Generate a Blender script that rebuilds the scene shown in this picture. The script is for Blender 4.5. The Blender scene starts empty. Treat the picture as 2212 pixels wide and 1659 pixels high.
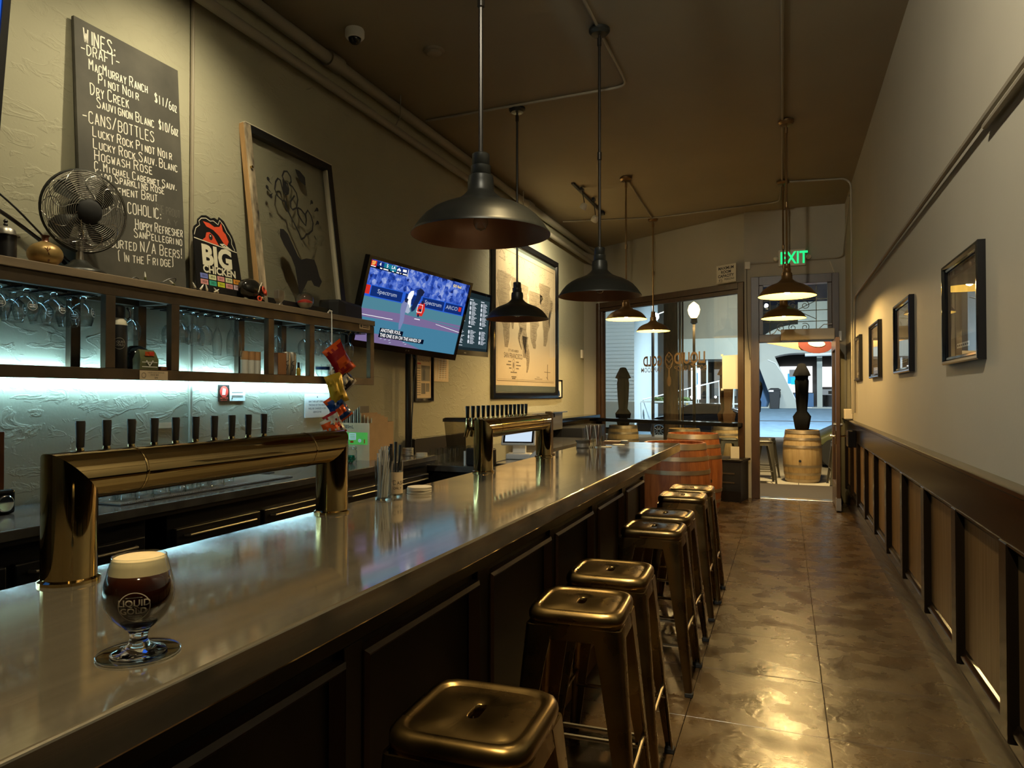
import bpy, bmesh, math, random
from mathutils import Matrix, Vector
random.seed(7)
PI = math.pi
COL = bpy.context.scene.collection
SC = bpy.context.scene

# ------------------------------------------------------------------ camera, world, light, exposure
cd = bpy.data.cameras.new('camera'); cam = bpy.data.objects.new('camera', cd); COL.objects.link(cam)
cam.location = (0, 0, 1.43); cam.rotation_euler = (math.radians(90.8035), 0, math.radians(21.048))
cd.sensor_width = 36; cd.lens = 1533 / 2212 * 36; cd.clip_start = 0.02; cd.clip_end = 300
SC.camera = cam
SC.view_settings.view_transform = 'Standard'; SC.view_settings.look = 'None'
SC.view_settings.gamma = 1; SC.view_settings.use_curve_mapping = False
SC.view_settings.exposure = 0.0
SC.cycles.max_bounces = 8; SC.cycles.transparent_max_bounces = 24; SC.cycles.sample_clamp_indirect = 4
SC.cycles.caustics_reflective = False; SC.cycles.caustics_refractive = False
w = bpy.data.worlds.new('night'); SC.world = w; w.use_nodes = True
w.node_tree.nodes['Background'].inputs[0].default_value = (0.010, 0.013, 0.022, 1)
w.node_tree.nodes['Background'].inputs[1].default_value = 1.0

def aim(o, loc, to):
    o.location = loc; o.rotation_euler = (Vector(to) - Vector(loc)).to_track_quat('-Z', 'Y').to_euler()
def spot(name, loc, to, energy, color, angle, blend=0.5, r=0.04):
    l = bpy.data.lights.new(name, 'SPOT'); l.energy = energy; l.color = color; l.spot_size = math.radians(angle)
    l.spot_blend = blend; l.shadow_soft_size = r
    o = bpy.data.objects.new(name, l); COL.objects.link(o); aim(o, loc, to); return o
def point(name, loc, energy, color, r=0.1):
    l = bpy.data.lights.new(name, 'POINT'); l.energy = energy; l.color = color; l.shadow_soft_size = r
    o = bpy.data.objects.new(name, l); COL.objects.link(o); o.location = loc; return o
WALLW = (1.0, 0.87, 0.56); WARM = (1.0, 0.76, 0.38); WARMW = (1.0, 0.84, 0.58); AMBER = (1.0, 0.62, 0.27)
# ceiling track spots (the rails and heads are built below at these places)
TRACK = [  # head position, target, energy, colour, cone
    ((-2.29, 2.75, 3.67), (-3.15, 2.95, 2.25), 105, WALLW, 112),
    ((-2.29, 1.75, 3.67), (-3.15, 1.75, 2.30), 52, WALLW, 112),
    ((-2.29, 8.32, 3.67), (-3.15, 8.55, 2.55), 260, WALLW, 130),
    ((-2.27, 8.80, 3.63), (-3.15, 9.50, 2.55), 190, WALLW, 130),
    ((-0.45, 1.20, 3.72), (0.75, 3.30, 2.75), 420, (1.0, 0.92, 0.72), 135),
    ((-0.45, 2.40, 3.72), (-0.52, 2.40, 0.76), 480, WARM, 46),
    ((-0.45, 0.30, 3.72), (-0.90, 0.85, 1.07), 330, WARM, 52),  # head added out of view to brighten the beer and the bar
]
for p, t, e, c, a in TRACK: spot('track_spot', p, t, e, c, a, 1.0, 0.05)
spot('outdoor_spot', (-2.80, 24.0, 3.8), (-3.6, 26.0, 0), 500, (1.0, 0.66, 0.30), 150, 1.0, 0.2)
spot('outdoor_spot', (-4.0, 23.5, 4.6), (-7.0, 30.0, 1.8), 2300, (0.78, 0.92, 1.0), 130, 1.0, 0.2)
spot('outdoor_spot', (0.1, 12.2, 3.25), (0.1, 13.0, 0), 900, (1.0, 0.78, 0.42), 150, 1.0, 0.1)  # spot added over the entrance to brighten the pavement
spot('outdoor_spot', (0.0, 30.0, 7.0), (0.0, 34.0, 0), 15000, (0.66, 0.84, 1.0), 150, 1.0, 0.4)  # spot added above the road, standing in for the shops' cool light
spot('outdoor_spot', (-2.0, 36.0, 8.0), (-1.0, 44.0, 2.0), 1500, (0.90, 0.95, 0.85), 130, 1.0, 0.4)  # spot added above the street to brighten the arch building

# ------------------------------------------------------------------ materials
M = {}
def lin(h):
    h = h.lstrip('#'); c = [int(h[i:i + 2], 16) / 255 for i in (0, 2, 4)]
    return tuple(x / 12.92 if x <= 0.04045 else ((x + 0.055) / 1.055) ** 2.4 for x in c)
def nt(name):
    m = bpy.data.materials.new(name); m.use_nodes = True; M[name] = m
    n = m.node_tree.nodes; return m, n, m.node_tree.links, n['Principled BSDF']
def mat(name, col, rough=0.5, metal=0.0, var=0.0, scale=6.0, bump=0.0, bscale=40.0, stretch=None, coat=0.0, spec=0.5, rvar=0.0, col2=None, detail=4, world=True):
    """principled colour with optional noise: var mixes towards col2 (or a darker col), bump adds fine relief"""
    m, n, l, b = nt(name)
    if isinstance(col, str): col = lin(col)
    if isinstance(col2, str): col2 = lin(col2)
    b.inputs['Base Color'].default_value = (*col, 1); b.inputs['Roughness'].default_value = rough
    b.inputs['Metallic'].default_value = metal; b.inputs['Coat Weight'].default_value = coat
    b.inputs['Specular IOR Level'].default_value = spec
    if var or bump or rvar:
        if world: src = n.new('ShaderNodeNewGeometry').outputs['Position']
        else: src = n.new('ShaderNodeTexCoord').outputs['Object']
        mp = n.new('ShaderNodeMapping'); l.new(src, mp.inputs[0])
        if stretch: mp.inputs['Scale'].default_value = stretch
        no = n.new('ShaderNodeTexNoise'); no.inputs['Scale'].default_value = scale; no.inputs['Detail'].default_value = detail
        l.new(mp.outputs[0], no.inputs['Vector'])
        rp = n.new('ShaderNodeMapRange'); rp.inputs[1].default_value = 0.3; rp.inputs[2].default_value = 0.7
        l.new(no.outputs[0], rp.inputs[0])
        if var:
            mx = n.new('ShaderNodeMix'); mx.data_type = 'RGBA'
            c2 = col2 or tuple(x * 0.4 for x in col)
            mx.inputs[6].default_value = (*col, 1); mx.inputs[7].default_value = (*[a + (b2 - a) * var for a, b2 in zip(col, c2)], 1)
            l.new(rp.outputs[0], mx.inputs[0]); l.new(mx.outputs[2], b.inputs['Base Color'])
        if rvar:
            rr = n.new('ShaderNodeMapRange'); rr.inputs[3].default_value = rough - rvar; rr.inputs[4].default_value = rough + rvar
            l.new(rp.outputs[0], rr.inputs[0]); l.new(rr.outputs[0], b.inputs['Roughness'])
        if bump:
            n2 = n.new('ShaderNodeTexNoise'); n2.inputs['Scale'].default_value = bscale; n2.inputs['Detail'].default_value = 5
            l.new(mp.outputs[0], n2.inputs['Vector'])
            bp = n.new('ShaderNodeBump'); bp.inputs['Strength'].default_value = bump; bp.inputs['Distance'].default_value = 0.01
            l.new(n2.outputs[0], bp.inputs['Height']); l.new(bp.outputs[0], b.inputs['Normal'])
    return m
def emis(name, col, s=1.0):
    m, n, l, b = nt(name)
    if isinstance(col, str): col = lin(col)
    n.remove(b); e = n.new('ShaderNodeEmission'); e.inputs[0].default_value = (*col, 1); e.inputs[1].default_value = s
    l.new(e.outputs[0], n['Material Output'].inputs[0]); return m
def glass(name, tint=(1, 1, 1), edge=(0.5, 0.55, 0.56), refl=1.0, rough=0.0, power=5):
    """thin clear glass: see-through, edges a little denser, mirror reflection by fresnel"""
    m, n, l, b = nt(name); n.remove(b)
    lw = n.new('ShaderNodeLayerWeight'); lw.inputs[0].default_value = 0.35
    mx = n.new('ShaderNodeMix'); mx.data_type = 'RGBA'; mx.inputs[6].default_value = (*tint, 1); mx.inputs[7].default_value = (*edge, 1)
    l.new(lw.outputs[1], mx.inputs[0])
    t = n.new('ShaderNodeBsdfTransparent'); l.new(mx.outputs[2], t.inputs[0])
    g = n.new('ShaderNodeBsdfGlossy'); g.inputs['Roughness'].default_value = rough
    fa = n.new('ShaderNodeLayerWeight'); fa.inputs[0].default_value = 0.5
    pw = n.new('ShaderNodeMath'); pw.operation = 'POWER'; pw.inputs[1].default_value = power; l.new(fa.outputs[1], pw.inputs[0])
    mu = n.new('ShaderNodeMath'); mu.operation = 'MULTIPLY_ADD'; mu.inputs[1].default_value = 0.9; mu.inputs[2].default_value = 0.045 * refl; l.new(pw.outputs[0], mu.inputs[0])
    ms = n.new('ShaderNodeMixShader'); l.new(mu.outputs[0], ms.inputs[0]); l.new(t.outputs[0], ms.inputs[1]); l.new(g.outputs[0], ms.inputs[2])
    l.new(ms.outputs[0], n['Material Output'].inputs[0]); return m

def plaster():
    m, n, l, b = nt('plaster')
    b.inputs['Roughness'].default_value = 0.62; b.inputs['Specular IOR Level'].default_value = 0.3
    g = n.new('ShaderNodeNewGeometry')
    a = n.new('ShaderNodeTexNoise'); a.inputs['Scale'].default_value = 1.1; a.inputs['Detail'].default_value = 5; l.new(g.outputs['Position'], a.inputs[0])
    cr = n.new('ShaderNodeValToRGB'); cr.color_ramp.elements[0].position = 0.3; cr.color_ramp.elements[1].position = 0.75
    cr.color_ramp.elements[0].color = (0.345, 0.33, 0.235, 1); cr.color_ramp.elements[1].color = (0.40, 0.38, 0.275, 1)
    l.new(a.outputs[0], cr.inputs[0]); l.new(cr.outputs[0], b.inputs['Base Color'])
    # trowel ridges: thin bright creases of a stretched, warped noise
    mp = n.new('ShaderNodeMapping'); mp.inputs['Scale'].default_value = (1, 1, 2.2); mp.inputs['Rotation'].default_value = (0.25, 0, 0); l.new(g.outputs['Position'], mp.inputs[0])
    r = n.new('ShaderNodeTexNoise'); r.inputs['Scale'].default_value = 6.0; r.inputs['Detail'].default_value = 6; r.inputs['Distortion'].default_value = 1.2
    l.new(mp.outputs[0], r.inputs[0])
    c2 = n.new('ShaderNodeValToRGB'); e = c2.color_ramp.elements
    e[0].position = 0.52; e[0].color = (0, 0, 0, 1); e[1].position = 0.60; e[1].color = (1, 1, 1, 1)
    x = c2.color_ramp.elements.new(0.64); x.color = (0.25, 0.25, 0.25, 1)
    l.new(r.outputs[0], c2.inputs[0])
    f = n.new('ShaderNodeTexNoise'); f.inputs['Scale'].default_value = 90; f.inputs['Detail'].default_value = 3; l.new(g.outputs['Position'], f.inputs[0])
    ad = n.new('ShaderNodeMath'); ad.operation = 'MULTIPLY_ADD'; ad.inputs[1].default_value = 0.14
    l.new(f.outputs[0], ad.inputs[0]); l.new(c2.outputs[0], ad.inputs[2])
    bp = n.new('ShaderNodeBump'); bp.inputs['Strength'].default_value = 0.32; bp.inputs['Distance'].default_value = 0.006
    l.new(ad.outputs[0], bp.inputs['Height']); l.new(bp.outputs[0], b.inputs['Normal'])
plaster()
mat('paint', (0.37, 0.335, 0.26), 0.6, var=0.12, scale=1.5, bump=0.05, bscale=60, spec=0.3)
mat('ceiling_paint', (0.33, 0.28, 0.20), 0.7, var=0.15, scale=1.2, bump=0.04, bscale=30, spec=0.2)
mat('pipe_paint', (0.27, 0.245, 0.19), 0.5)
mat('conduit_paint', (0.30, 0.26, 0.19), 0.5)
def floor_mat():
    m, n, l, b = nt('floor_tile')
    g = n.new('ShaderNodeNewGeometry')
    a = n.new('ShaderNodeTexNoise'); a.inputs['Scale'].default_value = 2.6; a.inputs['Detail'].default_value = 8; a.inputs['Roughness'].default_value = 0.68; a.inputs['Distortion'].default_value = 0.5
    l.new(g.outputs['Position'], a.inputs[0])
    cr = n.new('ShaderNodeValToRGB'); e = cr.color_ramp.elements
    e[0].position = 0.30; e[0].color = (0.028, 0.016, 0.007, 1); e[1].position = 0.58; e[1].color = (0.074, 0.043, 0.018, 1)
    for p, c in ((0.66, (0.078, 0.046, 0.020, 1)), (0.70, (0.20, 0.12, 0.06, 1))): cr.color_ramp.elements.new(p).color = c
    l.new(a.outputs[0], cr.inputs[0]); l.new(cr.outputs[0], b.inputs['Base Color'])
    r = n.new('ShaderNodeTexNoise'); r.inputs['Scale'].default_value = 5; r.inputs['Detail'].default_value = 6; l.new(g.outputs['Position'], r.inputs[0])
    mr = n.new('ShaderNodeMapRange'); mr.inputs[1].default_value = 0.3; mr.inputs[2].default_value = 0.7; mr.inputs[3].default_value = 0.16; mr.inputs[4].default_value = 0.40
    l.new(r.outputs[0], mr.inputs[0]); l.new(mr.outputs[0], b.inputs['Roughness'])
    f = n.new('ShaderNodeTexNoise'); f.inputs['Scale'].default_value = 26; f.inputs['Detail'].default_value = 7; f.inputs['Distortion'].default_value = 0.6; l.new(g.outputs['Position'], f.inputs[0])
    bp = n.new('ShaderNodeBump'); bp.inputs['Strength'].default_value = 0.30; bp.inputs['Distance'].default_value = 0.006
    l.new(f.outputs[0], bp.inputs['Height']); l.new(bp.outputs[0], b.inputs['Normal'])
floor_mat()
mat('grout', (0.03, 0.02, 0.012), 0.7)
def bar_mat():
    m, n, l, b = nt('bar_metal')
    g = n.new('ShaderNodeNewGeometry')
    mp = n.new('ShaderNodeMapping'); mp.inputs['Scale'].default_value = (14, 1.0, 14); l.new(g.outputs['Position'], mp.inputs[0])
    a = n.new('ShaderNodeTexNoise'); a.inputs['Scale'].default_value = 3; a.inputs['Detail'].default_value = 8; a.inputs['Roughness'].default_value = 0.7; l.new(mp.outputs[0], a.inputs[0])
    cr = n.new('ShaderNodeValToRGB'); cr.color_ramp.elements[0].position = 0.3; cr.color_ramp.elements[1].position = 0.7
    cr.color_ramp.elements[0].color = (0.46, 0.42, 0.34, 1); cr.color_ramp.elements[1].color = (0.60, 0.55, 0.46, 1)
    l.new(a.outputs[0], cr.inputs[0]); l.new(cr.outputs[0], b.inputs['Base Color'])
    b.inputs['Metallic'].default_value = 0.85
    mr = n.new('ShaderNodeMapRange'); mr.inputs[1].default_value = 0.3; mr.inputs[2].default_value = 0.75; mr.inputs[3].default_value = 0.035; mr.inputs[4].default_value = 0.15
    r = n.new('ShaderNodeTexNoise'); r.inputs['Scale'].default_value = 4; r.inputs['Detail'].default_value = 7; l.new(g.outputs['Position'], r.inputs[0])
    l.new(r.outputs[0], mr.inputs[0]); l.new(mr.outputs[0], b.inputs['Roughness'])
    bp = n.new('ShaderNodeBump'); bp.inputs['Strength'].default_value = 0.015; bp.inputs['Distance'].default_value = 0.002
    l.new(a.outputs[0], bp.inputs['Height']); l.new(bp.outputs[0], b.inputs['Normal'])
bar_mat()
mat('outdoor_metal', (0.10, 0.09, 0.065), 0.4, 0.6)
mat('brass', (0.52, 0.38, 0.17), 0.06, 1.0, var=0.25, scale=5, rvar=0.03, col2=(0.36, 0.25, 0.10))
mat('stool_metal', (0.30, 0.205, 0.085), 0.30, 1.0, var=0.35, scale=7, rvar=0.08, world=False)
mat('stool_bar', (0.55, 0.48, 0.36), 0.22, 1.0)
mat('bar_wood', (0.007, 0.005, 0.0035), 0.36, var=0.4, scale=3, stretch=(6, 6, 1), col2=(0.004, 0.003, 0.002))
mat('bar_wood_trim', (0.085, 0.045, 0.022), 0.35)
mat('kick_wood', (0.22, 0.10, 0.035), 0.4)
mat('wainscot', (0.012, 0.0075, 0.0035), 0.20, var=0.5, scale=4, stretch=(8, 8, 0.7), col2=(0.008, 0.005, 0.003), spec=0.22)
mat('wainscot_panel', (0.15, 0.088, 0.032), 0.36, var=0.5, scale=4, stretch=(9, 9, 0.6), col2=(0.085, 0.048, 0.018), rvar=0.05)
mat('frame_wood', (0.060, 0.030, 0.014), 0.35, var=0.5, scale=5, stretch=(4, 4, 1))
mat('black', (0.010, 0.010, 0.011), 0.4)
mat('black_gloss', (0.006, 0.006, 0.007), 0.12)
mat('black_matte', (0.012, 0.012, 0.013), 0.75)
mat('rubber', (0.02, 0.02, 0.02), 0.8)
mat('shelf_iron', (0.11, 0.082, 0.055), 0.42, 0.6, var=0.5, scale=9, rvar=0.12, col2=(0.05, 0.035, 0.022))
mat('shelf_wood', (0.27, 0.20, 0.125), 0.5, var=0.4, scale=4, stretch=(6, 1, 6), bump=0.05)
mat('steel', (0.55, 0.55, 0.53), 0.25, 1.0)
mat('steel_dull', (0.40, 0.38, 0.34), 0.38, 0.9)
mat('chrome', (0.8, 0.8, 0.8), 0.06, 1.0)
mat('counter_top', (0.055, 0.052, 0.048), 0.16, 0.0, var=0.6, scale=9, col2=(0.12, 0.115, 0.11), coat=0.3)
mat('cooler', (0.010, 0.010, 0.012), 0.3)
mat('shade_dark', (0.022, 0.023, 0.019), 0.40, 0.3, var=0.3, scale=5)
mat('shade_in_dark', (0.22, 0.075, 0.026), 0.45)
mat('shade_brown', (0.16, 0.085, 0.026), 0.34, 0.55, var=0.3, scale=6)
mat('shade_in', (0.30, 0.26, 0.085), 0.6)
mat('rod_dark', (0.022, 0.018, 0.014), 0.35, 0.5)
mat('rod_brown', (0.20, 0.12, 0.05), 0.3, 0.8)
mat('chalkboard', (0.040, 0.038, 0.032), 0.75, var=0.9, scale=3.2, detail=7, col2=(0.105, 0.098, 0.08))
mat('chalk', (0.80, 0.77, 0.68), 0.9)
mat('chalk_faint', (0.16, 0.15, 0.125), 0.9)
mat('paper', (0.80, 0.78, 0.72), 0.7)
mat('paper_warm', (0.72, 0.56, 0.36), 0.65, var=0.4, scale=8, col2=(0.60, 0.44, 0.27))
mat('map_paper', (0.70, 0.56, 0.36), 0.45, var=0.3, scale=2.0, col2=(0.62, 0.47, 0.28))
mat('map_ink', (0.17, 0.125, 0.075), 0.7)
mat('map_tone', (0.46, 0.35, 0.21), 0.6, var=0.6, scale=14, col2=(0.36, 0.27, 0.16))
mat('map_band', (0.13, 0.15, 0.125), 0.4)
mat('ink', (0.015, 0.015, 0.017), 0.6)
mat('white', (0.80, 0.80, 0.78), 0.5)
mat('off_white', (0.62, 0.57, 0.44), 0.5)
mat('red', (0.55, 0.035, 0.02), 0.4)
mat('orange_red', (0.75, 0.085, 0.035), 0.5)
mat('cardboard', (0.46, 0.30, 0.16), 0.75, var=0.2, scale=12)
mat('wood_raw', (0.50, 0.30, 0.13), 0.55, var=0.4, scale=8, stretch=(6, 6, 1))
mat('peeled', (0.62, 0.50, 0.34), 0.6, var=1.0, scale=16, stretch=(1, 1, 0.35), col2=(0.008, 0.008, 0.008), detail=6)
mat('gold', (0.42, 0.29, 0.10), 0.38, 0.55, var=0.5, scale=14, col2=(0.22, 0.10, 0.05))
mat('stave', (0.38, 0.125, 0.034), 0.42, var=0.8, scale=5, stretch=(5, 5, 0.8), col2=(0.16, 0.042, 0.012), bump=0.08, bscale=24)
mat('stave_pale', (0.44, 0.30, 0.13), 0.55, var=0.6, scale=5, stretch=(5, 5, 0.8), col2=(0.28, 0.16, 0.06), bump=0.08, bscale=24)
mat('hoop', (0.42, 0.33, 0.22), 0.42, 0.8, var=0.4, scale=9)
mat('green_glass', (0.01, 0.14, 0.07), 0.15)
mat('skull', (0.015, 0.014, 0.012), 0.12)
mat('beer', (0.045, 0.010, 0.004), 0.06)
mat('foam', (0.80, 0.66, 0.42), 0.8, var=0.15, scale=60)
mat('straw', (0.75, 0.72, 0.66), 0.5)
mat('cork', (0.42, 0.22, 0.09), 0.8)
mat('sidewalk', (0.33, 0.29, 0.21), 0.7, var=0.5, scale=2.5, col2=(0.24, 0.205, 0.14), bump=0.05)
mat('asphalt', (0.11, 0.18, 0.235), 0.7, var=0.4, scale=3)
mat('road_line', (0.04, 0.045, 0.05), 0.6)
mat('siding', (0.60, 0.66, 0.66), 0.6)
mat('dark_wall', (0.030, 0.024, 0.018), 0.7, var=0.4, scale=0.8)
mat('pale_wall', (0.33, 0.34, 0.29), 0.6, var=0.2, scale=0.6)
mat('reflection_brown', (0.17, 0.145, 0.10), 0.7, var=0.7, scale=0.7, stretch=(1, 1, 0.2), col2=(0.07, 0.06, 0.045))  # brown streaks: the room's reflection in the window, painted into the colour
mat('blue_wall', (0.04, 0.11, 0.22), 0.6)
mat('post_wood', (0.16, 0.095, 0.045), 0.8, var=0.8, scale=7, stretch=(3, 3, 0.6), col2=(0.05, 0.03, 0.015), bump=0.4, bscale=18)
mat('car_paint', (0.010, 0.009, 0.009), 0.12, coat=0.5)
mat('car_glass', (0.01, 0.01, 0.012), 0.05)
mat('canvas', (0.005, 0.0045, 0.004), 0.95, spec=0.1)
mat('canvas_brown', (0.06, 0.03, 0.014), 0.9, spec=0.1)
mat('dark_red', (0.13, 0.02, 0.010), 0.6)
mat('olive', (0.10, 0.11, 0.045), 0.4)
mat('yellow_rail', (0.50, 0.36, 0.10), 0.5)
mat('hedge', (0.05, 0.09, 0.02), 0.8)
mat('white_metal', (0.62, 0.62, 0.58), 0.5)
mat('decal', (0.13, 0.065, 0.028), 0.6)
mat('photo_grey', (0.20, 0.165, 0.12), 0.5, var=0.9, scale=9, stretch=(1, 1, 0.35), col2=(0.05, 0.04, 0.03), detail=6)
mat('mat_board', (0.135, 0.10, 0.065), 0.7)
mat('cable', (0.02, 0.02, 0.02), 0.5)
mat('ivory', (0.60, 0.52, 0.38), 0.5)
for k, h in dict(chip_red='#8c1420', chip_orange='#c8501c', chip_yellow='#b09430', chip_blue='#163a78', chip_dark='#2a2522', chip_white='#b8b4ac', chip_brown='#6a4028').items():
    mat(k, h, 0.22, 0.35, coat=0.3)
emis('bulb', (1.0, 0.66, 0.25), 1850); emis('led', (0.42, 0.80, 1.0), 75); emis('led_in', (0.42, 0.80, 1.0), 70)
emis('spot_lens', (1.0, 0.88, 0.62), 25); emis('globe', (1.0, 0.66, 0.25), 9); emis('lamp_white', (0.95, 0.97, 1.0), 9)
emis('exit_green', (0.02, 0.85, 0.22), 1.3); emis('exit_dim', (0.0, 0.28, 0.09), 0.5)
for k, (h, s) in dict(tv_white=('#ffffff', 1.0), tv_blue=('#2b62d8', 0.9), tv_navy=('#15327e', 0.8), tv_panel=('#2a58c4', 0.9), tv_grass=('#5a94a8', 0.75), tv_grass2=('#4f8fb0', 0.75),
      tv_dirt=('#8a78a8', 0.75), tv_red=('#d03028', 1.0), tv_black=('#0a1430', 0.5), tv_teal=('#1c7f96', 0.9), tv_menu=('#3c545c', 0.55), tv_menu2=('#28383e', 0.5), tv_text=('#dfe6f0', 0.9),
      tv_cream=('#e6dcc0', 0.8), tv_left=('#2a5fd0', 1.0), tv_pitch=('#b8c4dc', 0.8), tv_pitch2=('#8890c0', 0.8), tv_ump=('#1c2c58', 0.8), tv_yellow=('#ffe070', 1.0), tv_shadow=('#20284c', 0.7),
      pos_screen=('#cfe2f4', 1.0), shop_white=('#f2f8ff', 2.4), shop_blue=('#2e9ae0', 1.6), shop_teal=('#30c0d8', 1.4), shop_warm=('#ffe8b0', 1.6), shop_grey=('#8a9499', 1.0), shop_dim=('#3a3c38', 0.7), lit_sign=('#ffd790', 1.1)).items():
    emis(k, h, s)
def crowd():
    m, n, l, b = nt('tv_crowd'); n.remove(b)
    t = n.new('ShaderNodeTexCoord')
    v = n.new('ShaderNodeTexVoronoi'); v.inputs['Scale'].default_value = 30; l.new(t.outputs['Object'], v.inputs[0])
    no = n.new('ShaderNodeTexNoise'); no.inputs['Scale'].default_value = 14; no.inputs['Detail'].default_value = 5; l.new(t.outputs['Object'], no.inputs[0])
    mx = n.new('ShaderNodeMath'); mx.operation = 'MULTIPLY_ADD'; mx.inputs[1].default_value = 0.35
    sp = n.new('ShaderNodeSeparateColor'); l.new(v.outputs['Color'], sp.inputs[0]); l.new(sp.outputs[0], mx.inputs[0]); l.new(no.outputs[0], mx.inputs[2])
    cr = n.new('ShaderNodeValToRGB'); e = cr.color_ramp.elements
    e[0].position = 0.42; e[0].color = (*lin('#14246a'), 1); e[1].position = 0.95; e[1].color = (*lin('#a8b8e8'), 1)
    for p, c in ((0.6, '#2c4fb8'), (0.76, '#5a7ad8')): cr.color_ramp.elements.new(p).color = (*lin(c), 1)
    l.new(mx.outputs[0], cr.inputs[0])
    em = n.new('ShaderNodeEmission'); em.inputs[1].default_value = 0.9; l.new(cr.outputs[0], em.inputs[0]); l.new(em.outputs[0], n['Material Output'].inputs[0])
crowd()
glass('glass', (0.97, 0.985, 0.99), (0.45, 0.56, 0.60), 2.0, 0.0, 2.6); glass('pane', (0.93, 0.95, 0.93), (0.7, 0.72, 0.7), 1.3)
glass('picture_glass', (0.97, 0.97, 0.97), (0.9, 0.9, 0.9), 1.5); glass('amber_glass', (0.75, 0.5, 0.25), (0.4, 0.25, 0.12))
glass('plastic_clear', (0.62, 0.60, 0.55), (0.4, 0.38, 0.34), 0.8, 0.15)

# ------------------------------------------------------------------ geometry helpers
class MB:
    def __init__(s): s.v = []; s.f = []; s.m = []; s.M = None
    def add(s, vs, fs, mi=0):
        o = len(s.v)
        s.v += [tuple(s.M @ Vector(p)) if s.M else tuple(p) for p in vs]
        s.f += [tuple(i + o for i in f) for f in fs]; s.m += [mi] * len(fs); return s
    def box(s, x0, y0, z0, x1, y1, z1, mi=0):
        return s.add([(x0, y0, z0), (x1, y0, z0), (x1, y1, z0), (x0, y1, z0), (x0, y0, z1), (x1, y0, z1), (x1, y1, z1), (x0, y1, z1)],
                     [(3, 2, 1, 0), (4, 5, 6, 7), (0, 1, 5, 4), (1, 2, 6, 5), (2, 3, 7, 6), (3, 0, 4, 7)], mi)
    def rings(s, rs, mi=0, cap0=True, cap1=True, closed=False):
        n = len(rs[0]); vs = [p for r in rs for p in r]; fs = []
        k = len(rs)
        for i in range(k if closed else k - 1):
            a = i * n; b = ((i + 1) % k) * n
            for j in range(n): fs.append((a + j, a + (j + 1) % n, b + (j + 1) % n, b + j))
        if cap0 and not closed: fs.append(tuple(range(n - 1, -1, -1)))
        if cap1 and not closed: fs.append(tuple((k - 1) * n + j for j in range(n)))
        return s.add(vs, fs, mi)
    def lathe(s, prof, n=24, c=(0, 0, 0), mi=0, cap0=False, cap1=False):
        return s.rings([[(c[0] + r * math.cos(2 * PI * j / n), c[1] + r * math.sin(2 * PI * j / n), c[2] + z) for j in range(n)] for r, z in prof], mi, cap0, cap1)
    def cyl(s, p0, p1, r, n=12, mi=0, r1=None): return s.tube([p0, p1], [r, r if r1 is None else r1], n, mi)
    def tube(s, pts, r, n=8, mi=0, closed=False):
        pts = [Vector(p) for p in pts]; k = len(pts); rs = []; up = None
        for i, p in enumerate(pts):
            if closed: t = (pts[(i + 1) % k] - pts[i - 1])
            else: t = (pts[min(i + 1, k - 1)] - pts[max(i - 1, 0)])
            t.normalize()
            if up is None: up = Vector((0, 0, 1)) if abs(t.z) < 0.9 else Vector((1, 0, 0))
            a = t.cross(up)
            if a.length < 1e-4: a = t.orthogonal()
            a.normalize(); b = a.cross(t).normalized(); up = b
            q = r[i] if isinstance(r, (list, tuple)) else r
            rs.append([tuple(p + a * (q * math.cos(2 * PI * j / n)) - b * (q * math.sin(2 * PI * j / n))) for j in range(n)])
        return s.rings(rs, mi, True, True, closed)
    def sphere(s, c, r, n=16, m=10, sz=1.0, mi=0):
        return s.lathe([(max(1e-4, r * math.sin(PI * i / m)), -r * sz * math.cos(PI * i / m)) for i in range(m + 1)], n, c, mi)
    def prism(s, pts, z0, z1, mi=0):
        """2-D outline (x, y) counter-clockwise, between z0 and z1"""
        return s.rings([[(x, y, z0) for x, y in pts], [(x, y, z1) for x, y in pts]], mi)
    def build(s, name, m=None, parent=None, bevel=0.0, smooth=40, seg=2, loc=None):
        me = bpy.data.meshes.new(name); me.from_pydata(s.v, [], s.f); me.validate()
        ms = m if isinstance(m, (list, tuple)) else [m]
        for q in ms: me.materials.append(M[q])
        if len(ms) > 1 and len(me.polygons) == len(s.m):
            for p, i in zip(me.polygons, s.m): p.material_index = i
        if bevel:
            bm = bmesh.new(); bm.from_mesh(me)
            ed = [e for e in bm.edges if len(e.link_faces) == 2 and e.calc_face_angle(0) > 0.6]
            bmesh.ops.bevel(bm, geom=ed, offset=bevel, segments=seg, affect='EDGES', profile=0.5, clamp_overlap=True)
            bm.to_mesh(me); bm.free()
        if bevel and smooth <= 40: smooth = 0
        if smooth:
            me.shade_smooth(); me.set_sharp_from_angle(angle=math.radians(smooth))
        o = bpy.data.objects.new(name, me); COL.objects.link(o)
        if parent: o.parent = parent
        if loc: o.location = loc
        return o
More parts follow.
